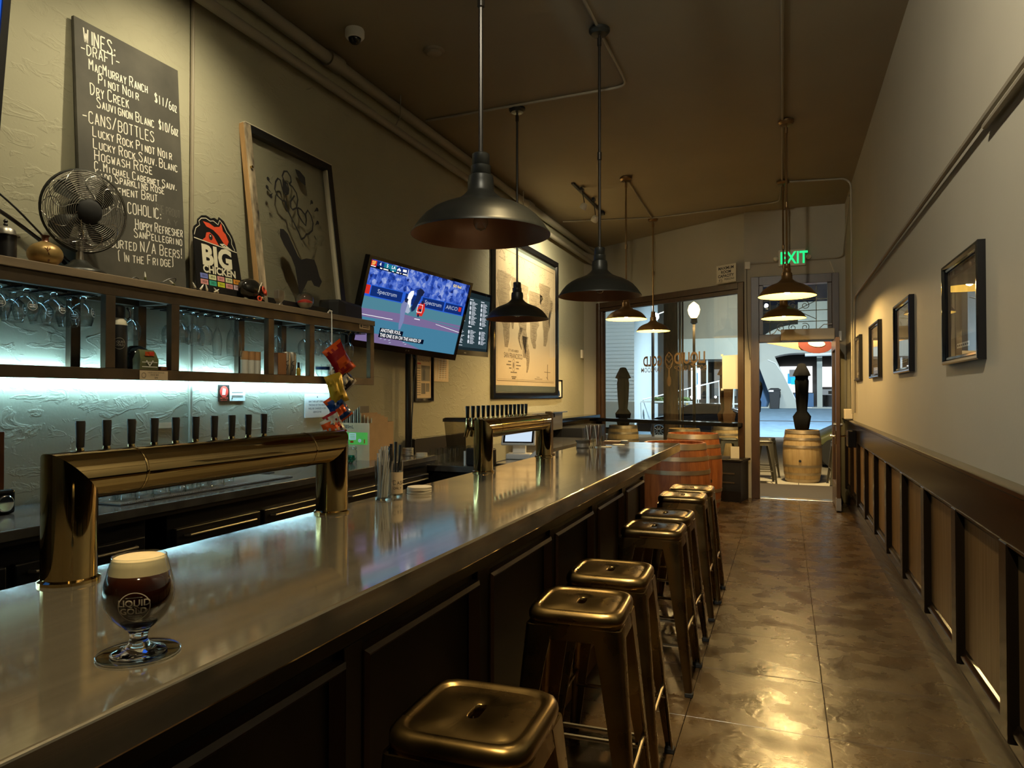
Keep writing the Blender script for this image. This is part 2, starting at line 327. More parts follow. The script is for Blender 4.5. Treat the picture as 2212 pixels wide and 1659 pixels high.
class Sheet:
    """a flat plane at O with axes U (right) and V (up); print is laid on it as thin flat shapes"""
    def __init__(s, O, U, V, mb): s.O = Vector(O); s.U = Vector(U).normalized(); s.V = Vector(V).normalized(); s.N = s.U.cross(s.V); s.mb = mb
    def p(s, u, v, e): return tuple(s.O + s.U * u + s.V * v + s.N * e)
    def poly(s, pts, e=0.001, mi=0): s.mb.add([s.p(u, v, e) for u, v in pts], [tuple(range(len(pts)))], mi)
    def rect(s, u0, v0, u1, v1, e=0.001, mi=0): s.poly([(u0, v0), (u1, v0), (u1, v1), (u0, v1)], e, mi)
    def disc(s, u, v, r, e=0.001, mi=0, n=16, ry=None): s.poly([(u + r * math.cos(2 * PI * i / n), v + (ry or r) * math.sin(2 * PI * i / n)) for i in range(n)], e, mi)
    def ring(s, u, v, r, w, e=0.001, mi=0, n=28, ry=None): s.rib([(u + r * math.cos(2 * PI * i / n), v + (ry or r) * math.sin(2 * PI * i / n)) for i in range(n + 1)], w, e, mi)
    def rib(s, pts, w, e=0.001, mi=0):
        k = len(pts); L = []; R = []
        for i, (u, v) in enumerate(pts):
            a = pts[max(i - 1, 0)]; b = pts[min(i + 1, k - 1)]; dx, dy = b[0] - a[0], b[1] - a[1]; d = math.hypot(dx, dy) or 1
            q = w[i] if isinstance(w, (list, tuple)) else w
            L.append((u - dy / d * q / 2, v + dx / d * q / 2)); R.append((u + dy / d * q / 2, v - dx / d * q / 2))
        vs = [s.p(*x, e) for x in R] + [s.p(*x, e) for x in L]
        s.mb.add(vs, [(i, i + 1, k + i + 1, k + i) for i in range(k - 1)], mi)
    def hand(s, t, u, v, h, w, e=0.001, mi=0, jit=0.0, sp=1.45, center=False, fit=None, sl=0.0):
        """single-stroke lettering; lower-case letters give small capitals"""
        if center: u -= handwidth(t, h, sp) / 2
        u00 = u
        k = 1.0 if fit is None else fit / handwidth(t, h, sp)
        for ch in t:
            hh = h * 0.74 if ch.islower() or ch in '.:' else h
            for st in STROKE.get(ch.upper(), '').split(','):
                if st:
                    P = [(int(st[i]), int(st[i + 1])) for i in range(0, len(st), 2)]
                    Q = [(u + k * x / 6 * hh + random.uniform(-jit, jit) * hh, v + sl * (u + k * x / 6 * hh - u00) + y / 6 * hh + random.uniform(-jit, jit) * hh) for x, y in P]
                    run = [Q[0]]
                    for q0, q1, q2 in zip(Q, Q[1:], Q[2:] + [None]):   # break the stroke at sharp turns
                        run.append(q1)
                        if q2 is None: break
                        t0 = math.atan2(q1[1] - q0[1], q1[0] - q0[0]); t1 = math.atan2(q2[1] - q1[1], q2[0] - q1[0])
                        if abs((t1 - t0 + PI) % (2 * PI) - PI) > 0.9: s.rib(run, w, e, mi); run = [q1]
                    s.rib(run, w, e, mi)
            u += k * adv(ch, hh, sp)
        return u
    def text(s, t, u, v, h, e=0.001, mi=0, center=False, bold=0.0, stretch=1.0, shear=0.0):
        vs, fs, wd = glyphs(t, bold)
        k = h / 0.7
        if center: u -= wd * k * stretch / 2
        s.mb.add([s.p(u + (x + y * shear) * k * stretch, v + y * k, e) for x, y in vs], fs, mi)
        return u + wd * k * stretch
def adv(ch, hh, sp): return hh * (0.36 if ch in ' .:!I' else 0.82 if ch not in 'MWmw' else 0.86) * sp / 1.15
def handwidth(t, h, sp): return sum(adv(c, h * 0.74 if c.islower() or c in '.:' else h, sp) for c in t)
STROKE = {'A': '002640,1232', 'B': '0006,063645443303,033342413000', 'C': '4536160501103041', 'D': '0006,06264542201000', 'E': '46060040,0333', 'F': '460600,0333',
 'G': '4536160501103041432 3'.replace(' ', ''), 'H': '0006,4046,0343', 'I': '1610', 'J': '4641301001', 'K': '0006,4603,1440', 'L': '060040', 'M': '0006234640', 'N': '00064046',
 'O': '160501103041453616', 'P': '0006,063645443303', 'Q': '160501103041453616,2240', 'R': '0006,063645443303,2340', 'S': '4536160514334241301001', 'T': '0646,2620', 'U': '0601103041 46'.replace(' ', ''),
 'V': '062046', 'W': '0610243046', 'X': '0640,0046', 'Y': '0623,462320', 'Z': '06460040', '0': '160501103041453616', '1': '2620', '2': '0516364400 40'.replace(' ', ''), '3': '0536453313,3342301 0'.replace(' ', ''),
 '4': '36024 2,3630'.replace(' ', ''), '5': '4606033342301001', '6': '361501103041423303', '7': '064610', '8': '163645331304051 6,33423010011 3'.replace(' ', ''), '9': '453616040333454 0'.replace(' ', ''),
 '$': '4536160514334241301001,2720', '/': '0047', ':': '1110,1413', '-': '0343', '.': '1110', '!': '1612,1110', '(': '2716112 0'.replace(' ', ''), ')': '0716110 0'.replace(' ', '')}
_G = {}
def glyphs(t, bold):
    if (t, bold) not in _G:
        c = bpy.data.curves.new('t', 'FONT'); c.body = t; c.size = 1.0; c.offset = bold; c.resolution_u = 3; c.fill_mode = 'FRONT'
        o = bpy.data.objects.new('t', c); me = o.to_mesh()
        vs = [(v.co.x, v.co.y) for v in me.vertices]; fs = [tuple(p.vertices) for p in me.polygons]
        wd = max([x for x, _ in vs] or [0]); o.to_mesh_clear(); bpy.data.objects.remove(o); bpy.data.curves.remove(c)
        _G[(t, bold)] = (vs, fs, wd)
    return _G[(t, bold)]
def tag(o, label=None, cat=None, group=None, kind=None):
    if label: o['label'] = label
    if cat: o['category'] = cat
    if group: o['group'] = group
    if kind: o['kind'] = kind
    return o
def thing(name, label, cat, loc=(0, 0, 0), rz=0.0, group=None, rot=None, kind=None):
    o = bpy.data.objects.new(name, None); COL.objects.link(o); o.empty_display_size = 0.05
    o.location = loc; o.rotation_euler = rot or (0, 0, rz); return tag(o, label, cat, group, kind)
def dup(root, loc, rz=None, label=None, group=None):
    def cp(o, par):
        c = o.copy(); COL.objects.link(c)
        if par: c.parent = par
        for ch in o.children: cp(ch, c)
        return c
    r = cp(root, None); r.location = loc
    if rz is not None: r.rotation_euler = (0, 0, rz)
    if label: r['label'] = label
    if group: r['group'] = group
    return r
ORD = 'first second third fourth fifth sixth seventh eighth ninth tenth eleventh twelfth thirteenth fourteenth fifteenth sixteenth seventeenth eighteenth nineteenth twentieth'.split()
def struct(name, mb, m, label, cat, parent=None, **k):
    o = mb.build(name, m, parent, **k)
    if not parent: tag(o, label, cat, kind='structure')
    return o
def rrect(hx, hy, r, n=32):
    """rounded rectangle sampled by n points"""
    out = []; q = n // 4
    for k, (sx, sy) in enumerate(((1, 1), (-1, 1), (-1, -1), (1, -1))):
        for i in range(q):
            a = PI / 2 * k + PI / 2 * i / (q - 1); out.append((sx * (hx - r) + r * math.cos(a), sy * (hy - r) + r * math.sin(a)))
    return out
# ------------------------------------------------------------------ the room
ZC = 3.945; XL = -3.15; XR = 0.75; YF = 10.3
fl = struct('floor', MB().box(-3.3, -3.7, -0.12, 0.9, 12.15, -0.010), 'grout', 'dark brown stained concrete floor scored into large squares', 'floor')
tile = None
for j, y in enumerate([3.24 + 0.605 * k for k in range(-9, 12)]):
    for x in ([-1.003, -0.42, 0.163] if y < 5.0 else [-2.169, -1.586, -1.003, -0.42, 0.163]):
        if tile is None:
            tile = MB().box(0.0012, 0.0012, -0.0095, 0.5818, 0.6038, 0.0).build('floor_tile', 'floor_tile', fl, bevel=0.0015, seg=1); o = tile
        else: o = tile.copy(); COL.objects.link(o)
        o.location = (x, y, 0)
struct('ceiling', MB().prism([(-3.35, -3.7), (0.95, -3.7), (0.95, 10.5), (-0.5, 10.5), (-3.35, 12.3)], ZC, ZC + 0.15), 'ceiling_paint', 'high dim brown painted ceiling with conduits run across it', 'ceiling')
struct('wall_left', MB().box(XL - 0.2, -3.7, -0.1, XL, 12.05, ZC), 'plaster', 'rough trowelled beige plaster wall behind the bar', 'wall')
struct('wall_right', MB().box(XR, -3.7, 1.10, XR + 0.2, YF + 0.2, ZC).box(0.77, -3.7, -0.1, 0.95, YF + 0.2, 1.12), 'paint', 'smooth beige wall with four framed photographs', 'wall')
struct('wall_back', MB().box(-3.3, -3.75, -0.1, 0.95, -3.6, ZC), 'paint', 'beige wall closing the room behind the bar entrance', 'wall')
mb = MB()
mb.box(-0.52, YF, 0.0, -0.433, YF + 0.18, 3.035); mb.box(-0.52, YF, 3.035, 0.67, YF + 0.18, ZC); mb.box(0.67, YF, 0, 0.80, YF + 0.18, ZC)
struct('wall_front', mb, 'paint', 'beige wall over the doorway with green exit sign', 'wall')
# slanted shop window wall: local x runs along the glass, local -y faces the bar
WB = (-3.042, 11.965, 0); WRZ = math.atan2(-1.623, 2.522); WL = 3.0
mb = MB().box(0, 0, 2.99, WL, 0.16, ZC).box(0, 0.01, -0.05, WL, 0.16, 0.46)
ws = mb.build('wall_front_slanted', 'paint'); ws.location = WB; ws.rotation_euler = (0, 0, WRZ)
tag(ws, 'beige wall above the big slanted shop window', 'wall', kind='structure')
struct('wall_corner', MB().prism([(-3.15, 11.55), (-3.03, 11.955), (-3.15, 12.2)], -0.05, ZC), 'paint', 'narrow beige wall return beside the slanted window', 'wall')
win = thing('window_1', 'large slanted shop window with mirrored brown lettering', 'window', WB, WRZ, kind='structure')
f = MB()
f.box(0, -0.03, 0.46, 0.10, 0.11, 2.99); f.box(WL - 0.09, -0.03, 0.46, WL, 0.11, 2.99); f.box(0.1, -0.03, 2.90, WL - 0.09, 0.11, 2.99); f.box(0.1, -0.03, 0.46, WL - 0.09, 0.11, 0.54)
f.box(0.10, 0.0, 2.84, WL - 0.09, 0.09, 2.90); f.box(0.10, 0.0, 0.54, 0.14, 0.09, 2.84); f.box(WL - 0.12, 0.0, 0.54, WL - 0.09, 0.09, 2.84)
f.build('window_frame', 'frame_wood', win, bevel=0.004, seg=1)
MB().box(0.14, 0.045, 0.54, WL - 0.12, 0.051, 2.84).build('window_pane', 'pane', win)
# lettering stuck on the glass to be read from the street, so it shows mirrored from in here
mb = MB(); sh = Sheet((0, 0.053, 0), (-1, 0, 0), (0, 0, 1), mb)
def outlined(t, u, v, h, st=1.0):
    sh.text(t, u, v, h, 0.001, 0, True, 0.03, st)
def fitted(t, u, v, h, wd, bold):
    g = glyphs(t, bold)[2] * h / 0.7; sh.text(t, u, v, h, 0.001, 0, True, bold, wd / g)
fitted('LIQUID', -1.985, 1.895, 0.165, 0.60, 0.03); fitted('GOLD', -1.245, 1.875, 0.155, 0.40, 0.03)
fitted('BOTTLE SHOP', -2.00, 1.785, 0.075, 0.62, 0.004); fitted('TAP ROOM', -1.22, 1.775, 0.075, 0.44, 0.004)
hop = [(-1.585, 2.08), (-1.645, 2.02), (-1.665, 1.94), (-1.63, 1.85), (-1.585, 1.815), (-1.54, 1.85), (-1.505, 1.94), (-1.525, 2.02)]
sh.rib(hop + hop[:1], 0.016); sh.rib([(-1.655, 1.99), (-1.585, 1.92), (-1.515, 1.99)], 0.012); sh.rib([(-1.66, 1.92), (-1.585, 1.85), (-1.51, 1.92)], 0.012); sh.rib([(-1.62, 2.04), (-1.585, 2.0), (-1.55, 2.04)], 0.012)
sh.rib([(-1.585, 1.82), (-1.585, 1.70)], 0.03); sh.disc(-1.585, 1.63, 0.042, 0.001, 0, 16, 0.085)
mb.build('window_lettering', 'decal', win)
# bar ledge under the window and along the wall
led = thing('drink_ledge', 'dark wooden drink ledge running below the slanted window', 'ledge', (0, 0, 0))
o = MB().box(0.02, -0.24, 0.975, WL - 0.02, 0.0, 1.03).build('window_shelf', 'black_gloss', led, bevel=0.004); o.location = WB; o.rotation_euler = (0, 0, WRZ)
MB().box(XL, 9.35, 1.03, XL + 0.24, 11.7, 1.085).build('wall_shelf', 'black_gloss', led, bevel=0.004)
# low bench under the window
bn = thing('bench', 'low black slatted bench box below the slanted window', 'bench', (-0.80, 10.12, 0), math.radians(-12))
MB().box(-0.9, -0.22, 0.0, 0.30, 0.16, 0.53).build('body', 'black', bn, bevel=0.004)
MB().box(-0.92, -0.24, 0.53, 0.33, 0.16, 0.56).build('seat_board', 'bar_wood', bn, bevel=0.004)
for z in (0.36, 0.24): MB().box(-0.05, -0.228, z, 0.22, -0.218, z + 0.02).build('slat', 'shelf_iron', bn)
MB().box(-0.9, -0.245, 0.0, 0.31, -0.22, 0.14).build('skirting', 'bar_wood', bn)
tag(MB().box(-0.69, 10.02, 0.562, -0.58, 10.04, 0.72).build('notice_card', 'off_white'), 'cream card standing on the black bench by the window', 'card')
# doorway with transom
dr = thing('door_1', 'dark wooden door frame with transom window and open glazed leaf', 'door', (0, YF, 0), kind='structure')
f = MB()
f.box(-0.433, -0.03, 0, -0.33, 0.14, 3.035); f.box(0.585, -0.03, 0, 0.671, 0.14, 3.035); f.box(-0.33, -0.03, 2.915, 0.585, 0.14, 3.035); f.box(-0.33, -0.03, 2.135, 0.585, 0.14, 2.24)
f.box(-0.33, 0.0, 2.24, -0.275, 0.12, 2.915); f.box(0.535, 0.0, 2.24, 0.585, 0.12, 2.915)
f.build('door_frame', 'frame_wood', dr, bevel=0.004, seg=1)
MB().box(-0.28, 0.05, 2.24, 0.54, 0.056, 2.915).build('transom_pane', 'pane', dr)
MB().box(-0.33, -0.02, -0.009, 0.585, 0.16, 0.012).build('threshold', 'steel', dr, bevel=0.004)
g = MB()
for x in (-0.19, 0.40): g.tube([(x, 0.17, 2.24), (x, 0.17, 2.92)], 0.006, 6)
for z in (2.42, 2.57, 2.72): g.tube([(-0.33, 0.17, z), (0.585, 0.17, z)], 0.006, 6)
def scroll(cx, cz, r, d=1):
    g.tube([(cx + d * r * (1 - t * 0.75) * math.cos(t * 9 + 1), 0.17, cz + r * (1 - t * 0.75) * math.sin(t * 9 + 1)) for t in [i / 22 for i in range(23)]], 0.005, 5)
for cx in (-0.05, 0.10, 0.26):
    for cz in (2.34, 2.64): scroll(cx, cz, 0.06, 1 if cx < 0.2 else -1)
g.tube([(-0.1, 0.17, 2.45), (0.4, 0.17, 2.7)], 0.005, 5); g.tube([(-0.1, 0.17, 2.7), (0.4, 0.17, 2.45)], 0.005, 5)
g.build('window_grille', 'white_metal', dr)
# open leaf swung in against the wall
lf = MB(); lf.box(0.575, -0.88, 0.02, 0.62, -0.77, 2.12).box(0.575, -0.14, 0.02, 0.62, -0.02, 2.12).box(0.575, -0.77, 1.98, 0.62, -0.14, 2.12).box(0.575, -0.77, 0.02, 0.62, -0.14, 0.32)
leaf = lf.build('door_leaf', 'frame_wood', dr, bevel=0.004, seg=1)
MB().box(0.594, -0.77, 0.32, 0.60, -0.14, 1.98).build('leaf_pane', 'pane', leaf)
h = MB().cyl((0.575, -0.835, 1.06), (0.545, -0.835, 1.06), 0.026, 14).cyl((0.62, -0.835, 1.06), (0.645, -0.835, 1.06), 0.026, 14); h.build('deadbolt', 'steel', leaf)
h = MB().box(0.565, -0.86, 0.82, 0.577, -0.81, 0.98).tube([(0.57, -0.835, 0.92), (0.515, -0.835, 0.92), (0.515, -0.72, 0.92)], 0.011, 8).tube([(0.62, -0.835, 0.92), (0.68, -0.835, 0.92), (0.68, -0.72, 0.92)], 0.011, 8); h.build('lever_handle', 'brass', leaf)
MB().box(0.57, -0.885, 0.02, 0.625, -0.80, 0.17).build('kick_plate', 'steel_dull', leaf)
dh = thing('air_curtain', 'long pale metal box with grey lead mounted over the doorway', 'heater', (0.28, YF - 0.1, 2.30))
MB().box(-0.33, -0.03, -0.15, 0.33, 0.065, -0.005).build('housing', 'ivory', dh, bevel=0.008)
MB().box(-0.32, -0.032, -0.163, 0.32, 0.05, -0.150).build('outlet_slot', 'black', dh)
MB().tube([(-0.33, 0.0, -0.03), (-0.37, 0, 0.01), (-0.41, 0.0, -0.05), (-0.46, 0, -0.07), (-0.48, 0.05, -0.02)], 0.006, 6).build('lead', 'white', dh); MB().tube([(0.15, 0.02, 0.0), (0.2, 0.03, 0.05), (0.3, 0.06, 0.055)], 0.006, 6).build('lead', 'white', dh)
tag(MB().box(0.665, YF - 0.055, 2.13, 0.70, YF - 0.005, 2.26).build('door_sensor', 'white', bevel=0.006), 'small white sensor box beside the top door corner', 'sensor')

# wainscot on the wall beside the aisle
wn = thing('trim_1', 'dark panelled wainscot under the framed photographs', 'wainscot', (0, 0, 0), kind='structure')
MB().box(0.728, -3.6, 0.90, 0.77, YF - 0.03, 1.09).build('frieze_board', 'wainscot', wn, bevel=0.003, seg=1)
MB().rings([[(0.77, y, 1.085), (0.712, y, 1.085), (0.694, y, 1.098), (0.694, y, 1.112), (0.704, y, 1.119), (0.77, y, 1.121)] for y in (-3.6, YF - 0.03)]).build('cap_rail', 'wainscot', wn)
MB().rings([[(0.77, y, 0.0), (0.73, y, 0.0), (0.73, y, 0.135), (0.738, y, 0.15), (0.742, y, 0.165), (0.77, y, 0.172)] for y in (-3.6, YF - 0.03)]).build('plinth_board', 'wainscot', wn)
MB().box(0.745, -3.6, 0.165, 0.77, YF - 0.03, 0.245).build('bottom_rail', 'wainscot', wn)
st0 = pn0 = None
for k in range(-7, 10):
    y = 3.01 + 0.797 * k
    if y > YF - 0.1: break
    if st0 is None:
        st0 = MB().box(0.722, -0.05, 0.20, 0.77, 0.05, 0.905).build('stile', 'wainscot', wn, bevel=0.006); s = st0
        pn0 = MB().box(0.758, 0.05, 0.235, 0.772, 0.747, 0.905).build('panel', 'wainscot_panel', wn); p = pn0
        m0 = MB().rings([[(0.762, yy, 0.905), (0.724, yy, 0.905), (0.724, yy, 0.897), (0.736, yy, 0.889), (0.742, yy, 0.876), (0.762, yy, 0.868)] for yy in (0.052, 0.745)]).build('top_moulding', 'wainscot', wn); q = m0
        b0 = MB().rings([[(0.762, yy, 0.275), (0.748, yy, 0.268), (0.742, yy, 0.252), (0.734, yy, 0.244), (0.734, yy, 0.236), (0.762, yy, 0.236)] for yy in (0.052, 0.745)]).build('bottom_moulding', 'wainscot', wn); r = b0
    else:
        s, p, q, r = st0.copy(), pn0.copy(), m0.copy(), b0.copy()
        for o in (s, p, q, r): COL.objects.link(o)
    for o in (s, p, q, r): o.location = (0, y, 0)

# ------------------------------------------------------------------ the bar
bt = thing('bar_worktop', 'long grey metal bar worktop with scratched glossy finish', 'worktop', (-1.03, 2.1, 1.01))
MB().box(-0.318, -3.1, 0.0, 0.312, 3.19, 0.06).build('worktop', 'bar_metal', bt, bevel=0.005, seg=3)
bf = thing('bar_counter', 'black panelled bar front with thin brown panel mouldings', 'bar', (0, 0, 0))
MB().box(-1.27, -1.0, 0.0, -0.985, 5.15, 1.01).build('body', 'bar_wood', bf)
MB().box(-0.985, -1.0, 0.84, -0.955, 5.165, 1.01).build('frieze_board', 'bar_wood', bf, bevel=0.003, seg=1)
MB().box(-0.985, -1.0, 0.0, -0.94, 5.165, 0.12).build('plinth_board', 'kick_wood', bf, bevel=0.004, seg=1)
MB().box(-0.985, -1.0, 0.12, -0.955, 5.165, 0.20).build('bottom_rail', 'bar_wood', bf)
for a, b in ((-0.84, -0.16), (-0.05, 0.64), (0.73, 1.40), (1.48, 2.165), (2.266, 2.94), (3.01, 3.66), (3.77, 4.40), (4.50, 5.10)):
    p = MB().box(-0.985, a, 0.20, -0.975, b, 0.84).build('panel', 'bar_wood', bf)
    m_ = MB(); t = 0.034
    def mould(y0, y1, z0, z1):
        return [(-0.975, y0, z0), (-0.975, y1, z0), (-0.975, y1, z1), (-0.975, y0, z1)]
    rs = []
    for ins, x in ((-0.004, -0.975), (-0.002, -0.950), (0.010, -0.942), (0.022, -0.955), (0.034, -0.972)):
        rs.append([(x, a + ins, 0.20 + ins), (x, b - ins, 0.20 + ins), (x, b - ins, 0.81 - ins), (x, a + ins, 0.81 - ins)])
    m_.rings(rs, 0, False, False); m_.build('panel_moulding', 'bar_wood_trim', p, smooth=20)
prev = -1.0
for a, b in ((-0.84, -0.16), (-0.05, 0.64), (0.73, 1.40), (1.48, 2.165), (2.266, 2.94), (3.01, 3.66), (3.77, 4.40), (4.50, 5.10), (5.165, 5.2)):
    MB().box(-0.985, prev, 0.20, -0.955, a, 0.84).build('stile', 'bar_wood', bf, bevel=0.002, seg=1); prev = b

# stools
def make_stool():
    t = thing('bar_stool', 'x', 'stool', (0, 0, 0), 0, 'bronze metal stools along the bar')
    mb = MB(); n = 48; zs = 0.76
    def ang(h, r):
        out = []
        for i in range(n):
            a = 2 * PI * i / n; c, s_ = math.cos(a), math.sin(a); k = 6.0
            d = (abs(c) ** k + abs(s_) ** k) ** (-1 / k); x, y = h * d * c, h * d * s_
            out.append((x, y))
        return out
    def slot(hx, hy):
        out = []
        for i in range(n):
            a = 2 * PI * i / n; c, s_ = math.cos(a), math.sin(a); d = (abs(c / hx) ** 3.2 + abs(s_ / hy) ** 3.2) ** (-1 / 3.2); out.append((d * c, d * s_))
        return out
    R = [(slot(0.013, 0.034), -0.012), (slot(0.013, 0.034), -0.003), (slot(0.0155, 0.0365), -0.001), (ang(0.112, 0), -0.0015), (ang(0.1165, 0), -0.005), (ang(0.121, 0), -0.0045), (ang(0.125, 0), 0.000), (ang(0.131, 0), 0.003),
         (ang(0.139, 0), 0.002), (ang(0.146, 0), -0.003), (ang(0.151, 0), -0.011), (ang(0.1525, 0), -0.022), (ang(0.151, 0), -0.034), (ang(0.148, 0), -0.036)]
    mb.rings([[(x, y, zs + z) for x, y in r] for r, z in R], 0, False, False)
    mb.build('seat', 'stool_metal', t, smooth=60)
    mb = MB(); mb.rings([[(x, y, z) for x, y in ang(h, 0)] for h, z in ((0.146, zs - 0.03), (0.152, zs - 0.085), (0.147, zs - 0.085), (0.142, zs - 0.03))], 0, False, False, True)
    mb.build('apron', 'stool_metal', t)
    for sx in (1, -1):
        for sy in (1, -1):
            mb = MB(); rs = []
            for q in [i / 6 for i in range(7)]:
                z = zs - 0.045 - q * (zs - 0.045 - 0.012); c = 0.149 + q * 0.062; wf = 0.088 - 0.056 * q ** 0.8; th = 0.006; b_ = 0.014
                P = [(c, c - wf), (c, c - b_), (c - b_ * 0.35, c - b_ * 0.35), (c - b_, c), (c - wf, c), (c - wf, c - th), (c - b_ * 1.2, c - th), (c - th - b_ * 0.5, c - th - b_ * 0.5), (c - th, c - b_ * 1.2), (c - th, c - wf)]
                ring = [(sx * x, sy * y, z) for x, y in P]; rs.append(ring if sx * sy > 0 else ring[::-1])
            mb.rings(rs); lg = mb.build('leg', 'stool_metal', t, smooth=35)
            MB().box(-0.019, -0.019, -0.012, 0.019, 0.019, 0.008).build('foot_cap', 'rubber', lg, loc=(sx * 0.196, sy * 0.196, 0.012), bevel=0.003, seg=1)
    for k, z in enumerate((0.285, 0.285, 0.225, 0.225)):
        c = 0.149 + (zs - 0.045 - z) / (zs - 0.057) * 0.062 - 0.010; s_ = 1 if k % 2 else -1
        pts = [(s_ * c, -c, z), (s_ * c, c, z)] if k < 2 else [(-c, s_ * c, z), (c, s_ * c, z)]
        MB().tube(pts, 0.0085, 8).build('foot_rail', 'stool_bar', t)
    return t
stool = make_stool()
SP = [(-0.612, 1.385, 2.0), (-0.619, 2.246, 3.0), (-0.627, 2.689, 2.0), (-0.627, 3.645, 0.0), (-0.636, 4.065, -1.0), (-0.64, 4.836, 1.0), (-0.629, 5.245, 0.5)]
SLAB = ['bronze metal stool closest to the beer glass, cut off by the picture edge', 'second bronze stool counted from the beer glass end of the bar', 'third bronze stool from the beer glass, tucked behind the second',
        'fourth bronze stool from the beer glass, half its seat lit', 'fifth bronze stool from the beer glass end, with a dark seat', 'sixth bronze stool from the beer glass, its seat brightly lit', 'last bronze stool of the row, next to the wine barrels']
for i, (x, y, a) in enumerate(SP):
    o = stool if i == 0 else dup(stool, (x, y, 0))
    o.location = (x, y, 0); o.rotation_euler = (0, 0, math.radians(a)); o['label'] = SLAB[i]

# brass draft towers
def tower(ya, yb, x, r, label, n, t0, t1, hx):
    t = thing('draft_tower', label, 'beer tower', (x, (ya + yb) / 2, 1.07)); k = 32; zc = 0.20; d = (yb - ya) / 2
    O = [(r * math.cos(2 * PI * i / k), r * math.sin(2 * PI * i / k)) for i in range(k)]
    A = lambda y0, s, f: [(ox, y0 + s * oy, f(oy)) for ox, oy in O]
    MB().rings([A(-d, 1, lambda q: 0.008), A(-d, 1, lambda q: zc - q)], 0, False, False).build('column', 'brass', t)
    MB().rings([A(-d, 1, lambda q: zc - q), A(d, -1, lambda q: zc - q)], 0, False, False).build('beam', 'brass', t)
    MB().rings([A(d, -1, lambda q: zc - q), A(d, -1, lambda q: 0.008)], 0, False, False).build('column', 'brass', t)
    for yy in (-d, d): MB().lathe([(r + 0.006, 0), (r + 0.006, 0.006), (r - 0.001, 0.010)], 32, (0, yy, 0)).build('foot_ring', 'brass', t)
    for yy in (-d + 0.09 + r, d - 0.09 - r):
        MB().lathe([(r + 0.0008, -0.003), (r + 0.0016, 0), (r + 0.0008, 0.003)], 32).build('joint_ring', 'brass', t).matrix_local = Matrix.Translation((0, yy, zc)) @ Matrix.Rotation(PI / 2, 4, 'X')
    fa = MB(); dx = hx - x
    fa.cyl((-r + 0.002, 0, zc), (dx, 0, zc), 0.009, 10).tube([(dx, 0, zc + 0.055), (dx, 0, zc - 0.005), (dx - 0.006, 0, zc - 0.025), (dx - 0.010, 0, zc - 0.040)], [0.006, 0.012, 0.010, 0.008], 10)
    f0 = fa.build('tap', 'brass', t)
    MB().lathe([(0.005, 0.0), (0.0076, 0.004), (0.0084, 0.028), (0.0096, 0.053), (0.0090, 0.058), (0.0001, 0.058)], 14).build('tap_handle', 'black', f0, loc=(dx, 0, zc + 0.046))
    MB().lathe([(0.0065, 0), (0.0078, 0.004), (0.0078, 0.014), (0.006, 0.018)], 12).build('ferrule', 'brass', f0, loc=(dx, 0, zc + 0.031))
    for i in range(n):
        y = t0 + (t1 - t0) * i / (n - 1) - (ya + yb) / 2
        if i == 0: f0.location = (0, y, 0)
        else:
            c = f0.copy(); COL.objects.link(c); c.location = (0, y, 0)
            for ch in f0.children: q = ch.copy(); COL.objects.link(q); q.parent = c
    return t
tower(0.975, 1.825, -1.29, 0.048, 'polished brass tap arch behind the dark beer, ten black handles', 10, 1.056, 1.613, -1.368)
tower(3.01, 3.885, -1.30, 0.045, 'polished brass tap arch farther along the bar, fourteen black handles', 14, 2.993, 3.787, -1.372)
# ------------------------------------------------------------------ ceiling services
def pipe_thing(name, pts, r, label, cat='pipe', m='pipe_paint', collars=()):
    t = thing(name, label, cat, pts[0]); o = Vector(pts[0])
    MB().tube([Vector(p) - o for p in pts], r, 12).build('pipe', m, t)
    for c, rr, ln in collars:
        MB().cyl(Vector(c) - o - Vector((0, ln / 2, 0)), Vector(c) - o + Vector((0, ln / 2, 0)), rr, 14).build('coupling', m, t)
    return t
pipe_thing('sprinkler_pipe', [(-3.075, -3.5, 3.86), (-3.075, 11.9, 3.86)], 0.045, 'thick painted pipe in the angle of ceiling and bar wall', collars=[((-3.075, 4.35, 3.86), 0.06, 0.16), ((-3.075, 1.0, 3.86), 0.06, 0.16), ((-3.075, 8.6, 3.86), 0.06, 0.16)])
lp = pipe_thing('heating_pipe', [(-3.06, -3.5, 3.66), (-3.06, 11.8, 3.66)], 0.033, 'thinner painted pipe slung just below the thick ceiling pipe')
for y in (2.2, 5.2, 8.2): MB().tube([(0.0, y + 3.5, 0.02), (0.055, y + 3.5, 0.10), (0.055, y + 3.5, 0.28)], 0.006, 6).build('hanger_rod', 'pipe_paint', lp)
def bend(pts, r, k=6, rad=0.12):
    """round the corners of a polyline"""
    P = [Vector(p) for p in pts]; out = [P[0]]
    for i in range(1, len(P) - 1):
        a = (P[i - 1] - P[i]).normalized(); b = (P[i + 1] - P[i]).normalized(); d = min(rad, (P[i - 1] - P[i]).length / 2, (P[i + 1] - P[i]).length / 2)
        for j in range(k + 1):
            t = j / k; out.append((P[i] + a * d) * (1 - t) ** 2 + P[i] * 2 * t * (1 - t) + (P[i] + b * d) * t * t)
    return out + [P[-1]]
def conduit(pts, label, r=0.011, m='conduit_paint', rad=0.12):
    p = bend(pts, r, rad=rad); o = tag(MB().tube([q - p[0] for q in p], r, 8).build('conduit', m, loc=p[0]), label, 'conduit'); return o
zc = ZC - 0.014
conduit([(-1.18, -1.0, zc), (-1.18, 5.68, zc), (-3.06, 5.76, zc)], 'ceiling conduit bending from the bar lamps across to the bar wall')
conduit([(0.012, -1.0, zc), (-0.01, 6.93, zc), (-0.02, 8.94, zc)], 'straight ceiling conduit feeding the two aisle lamps')
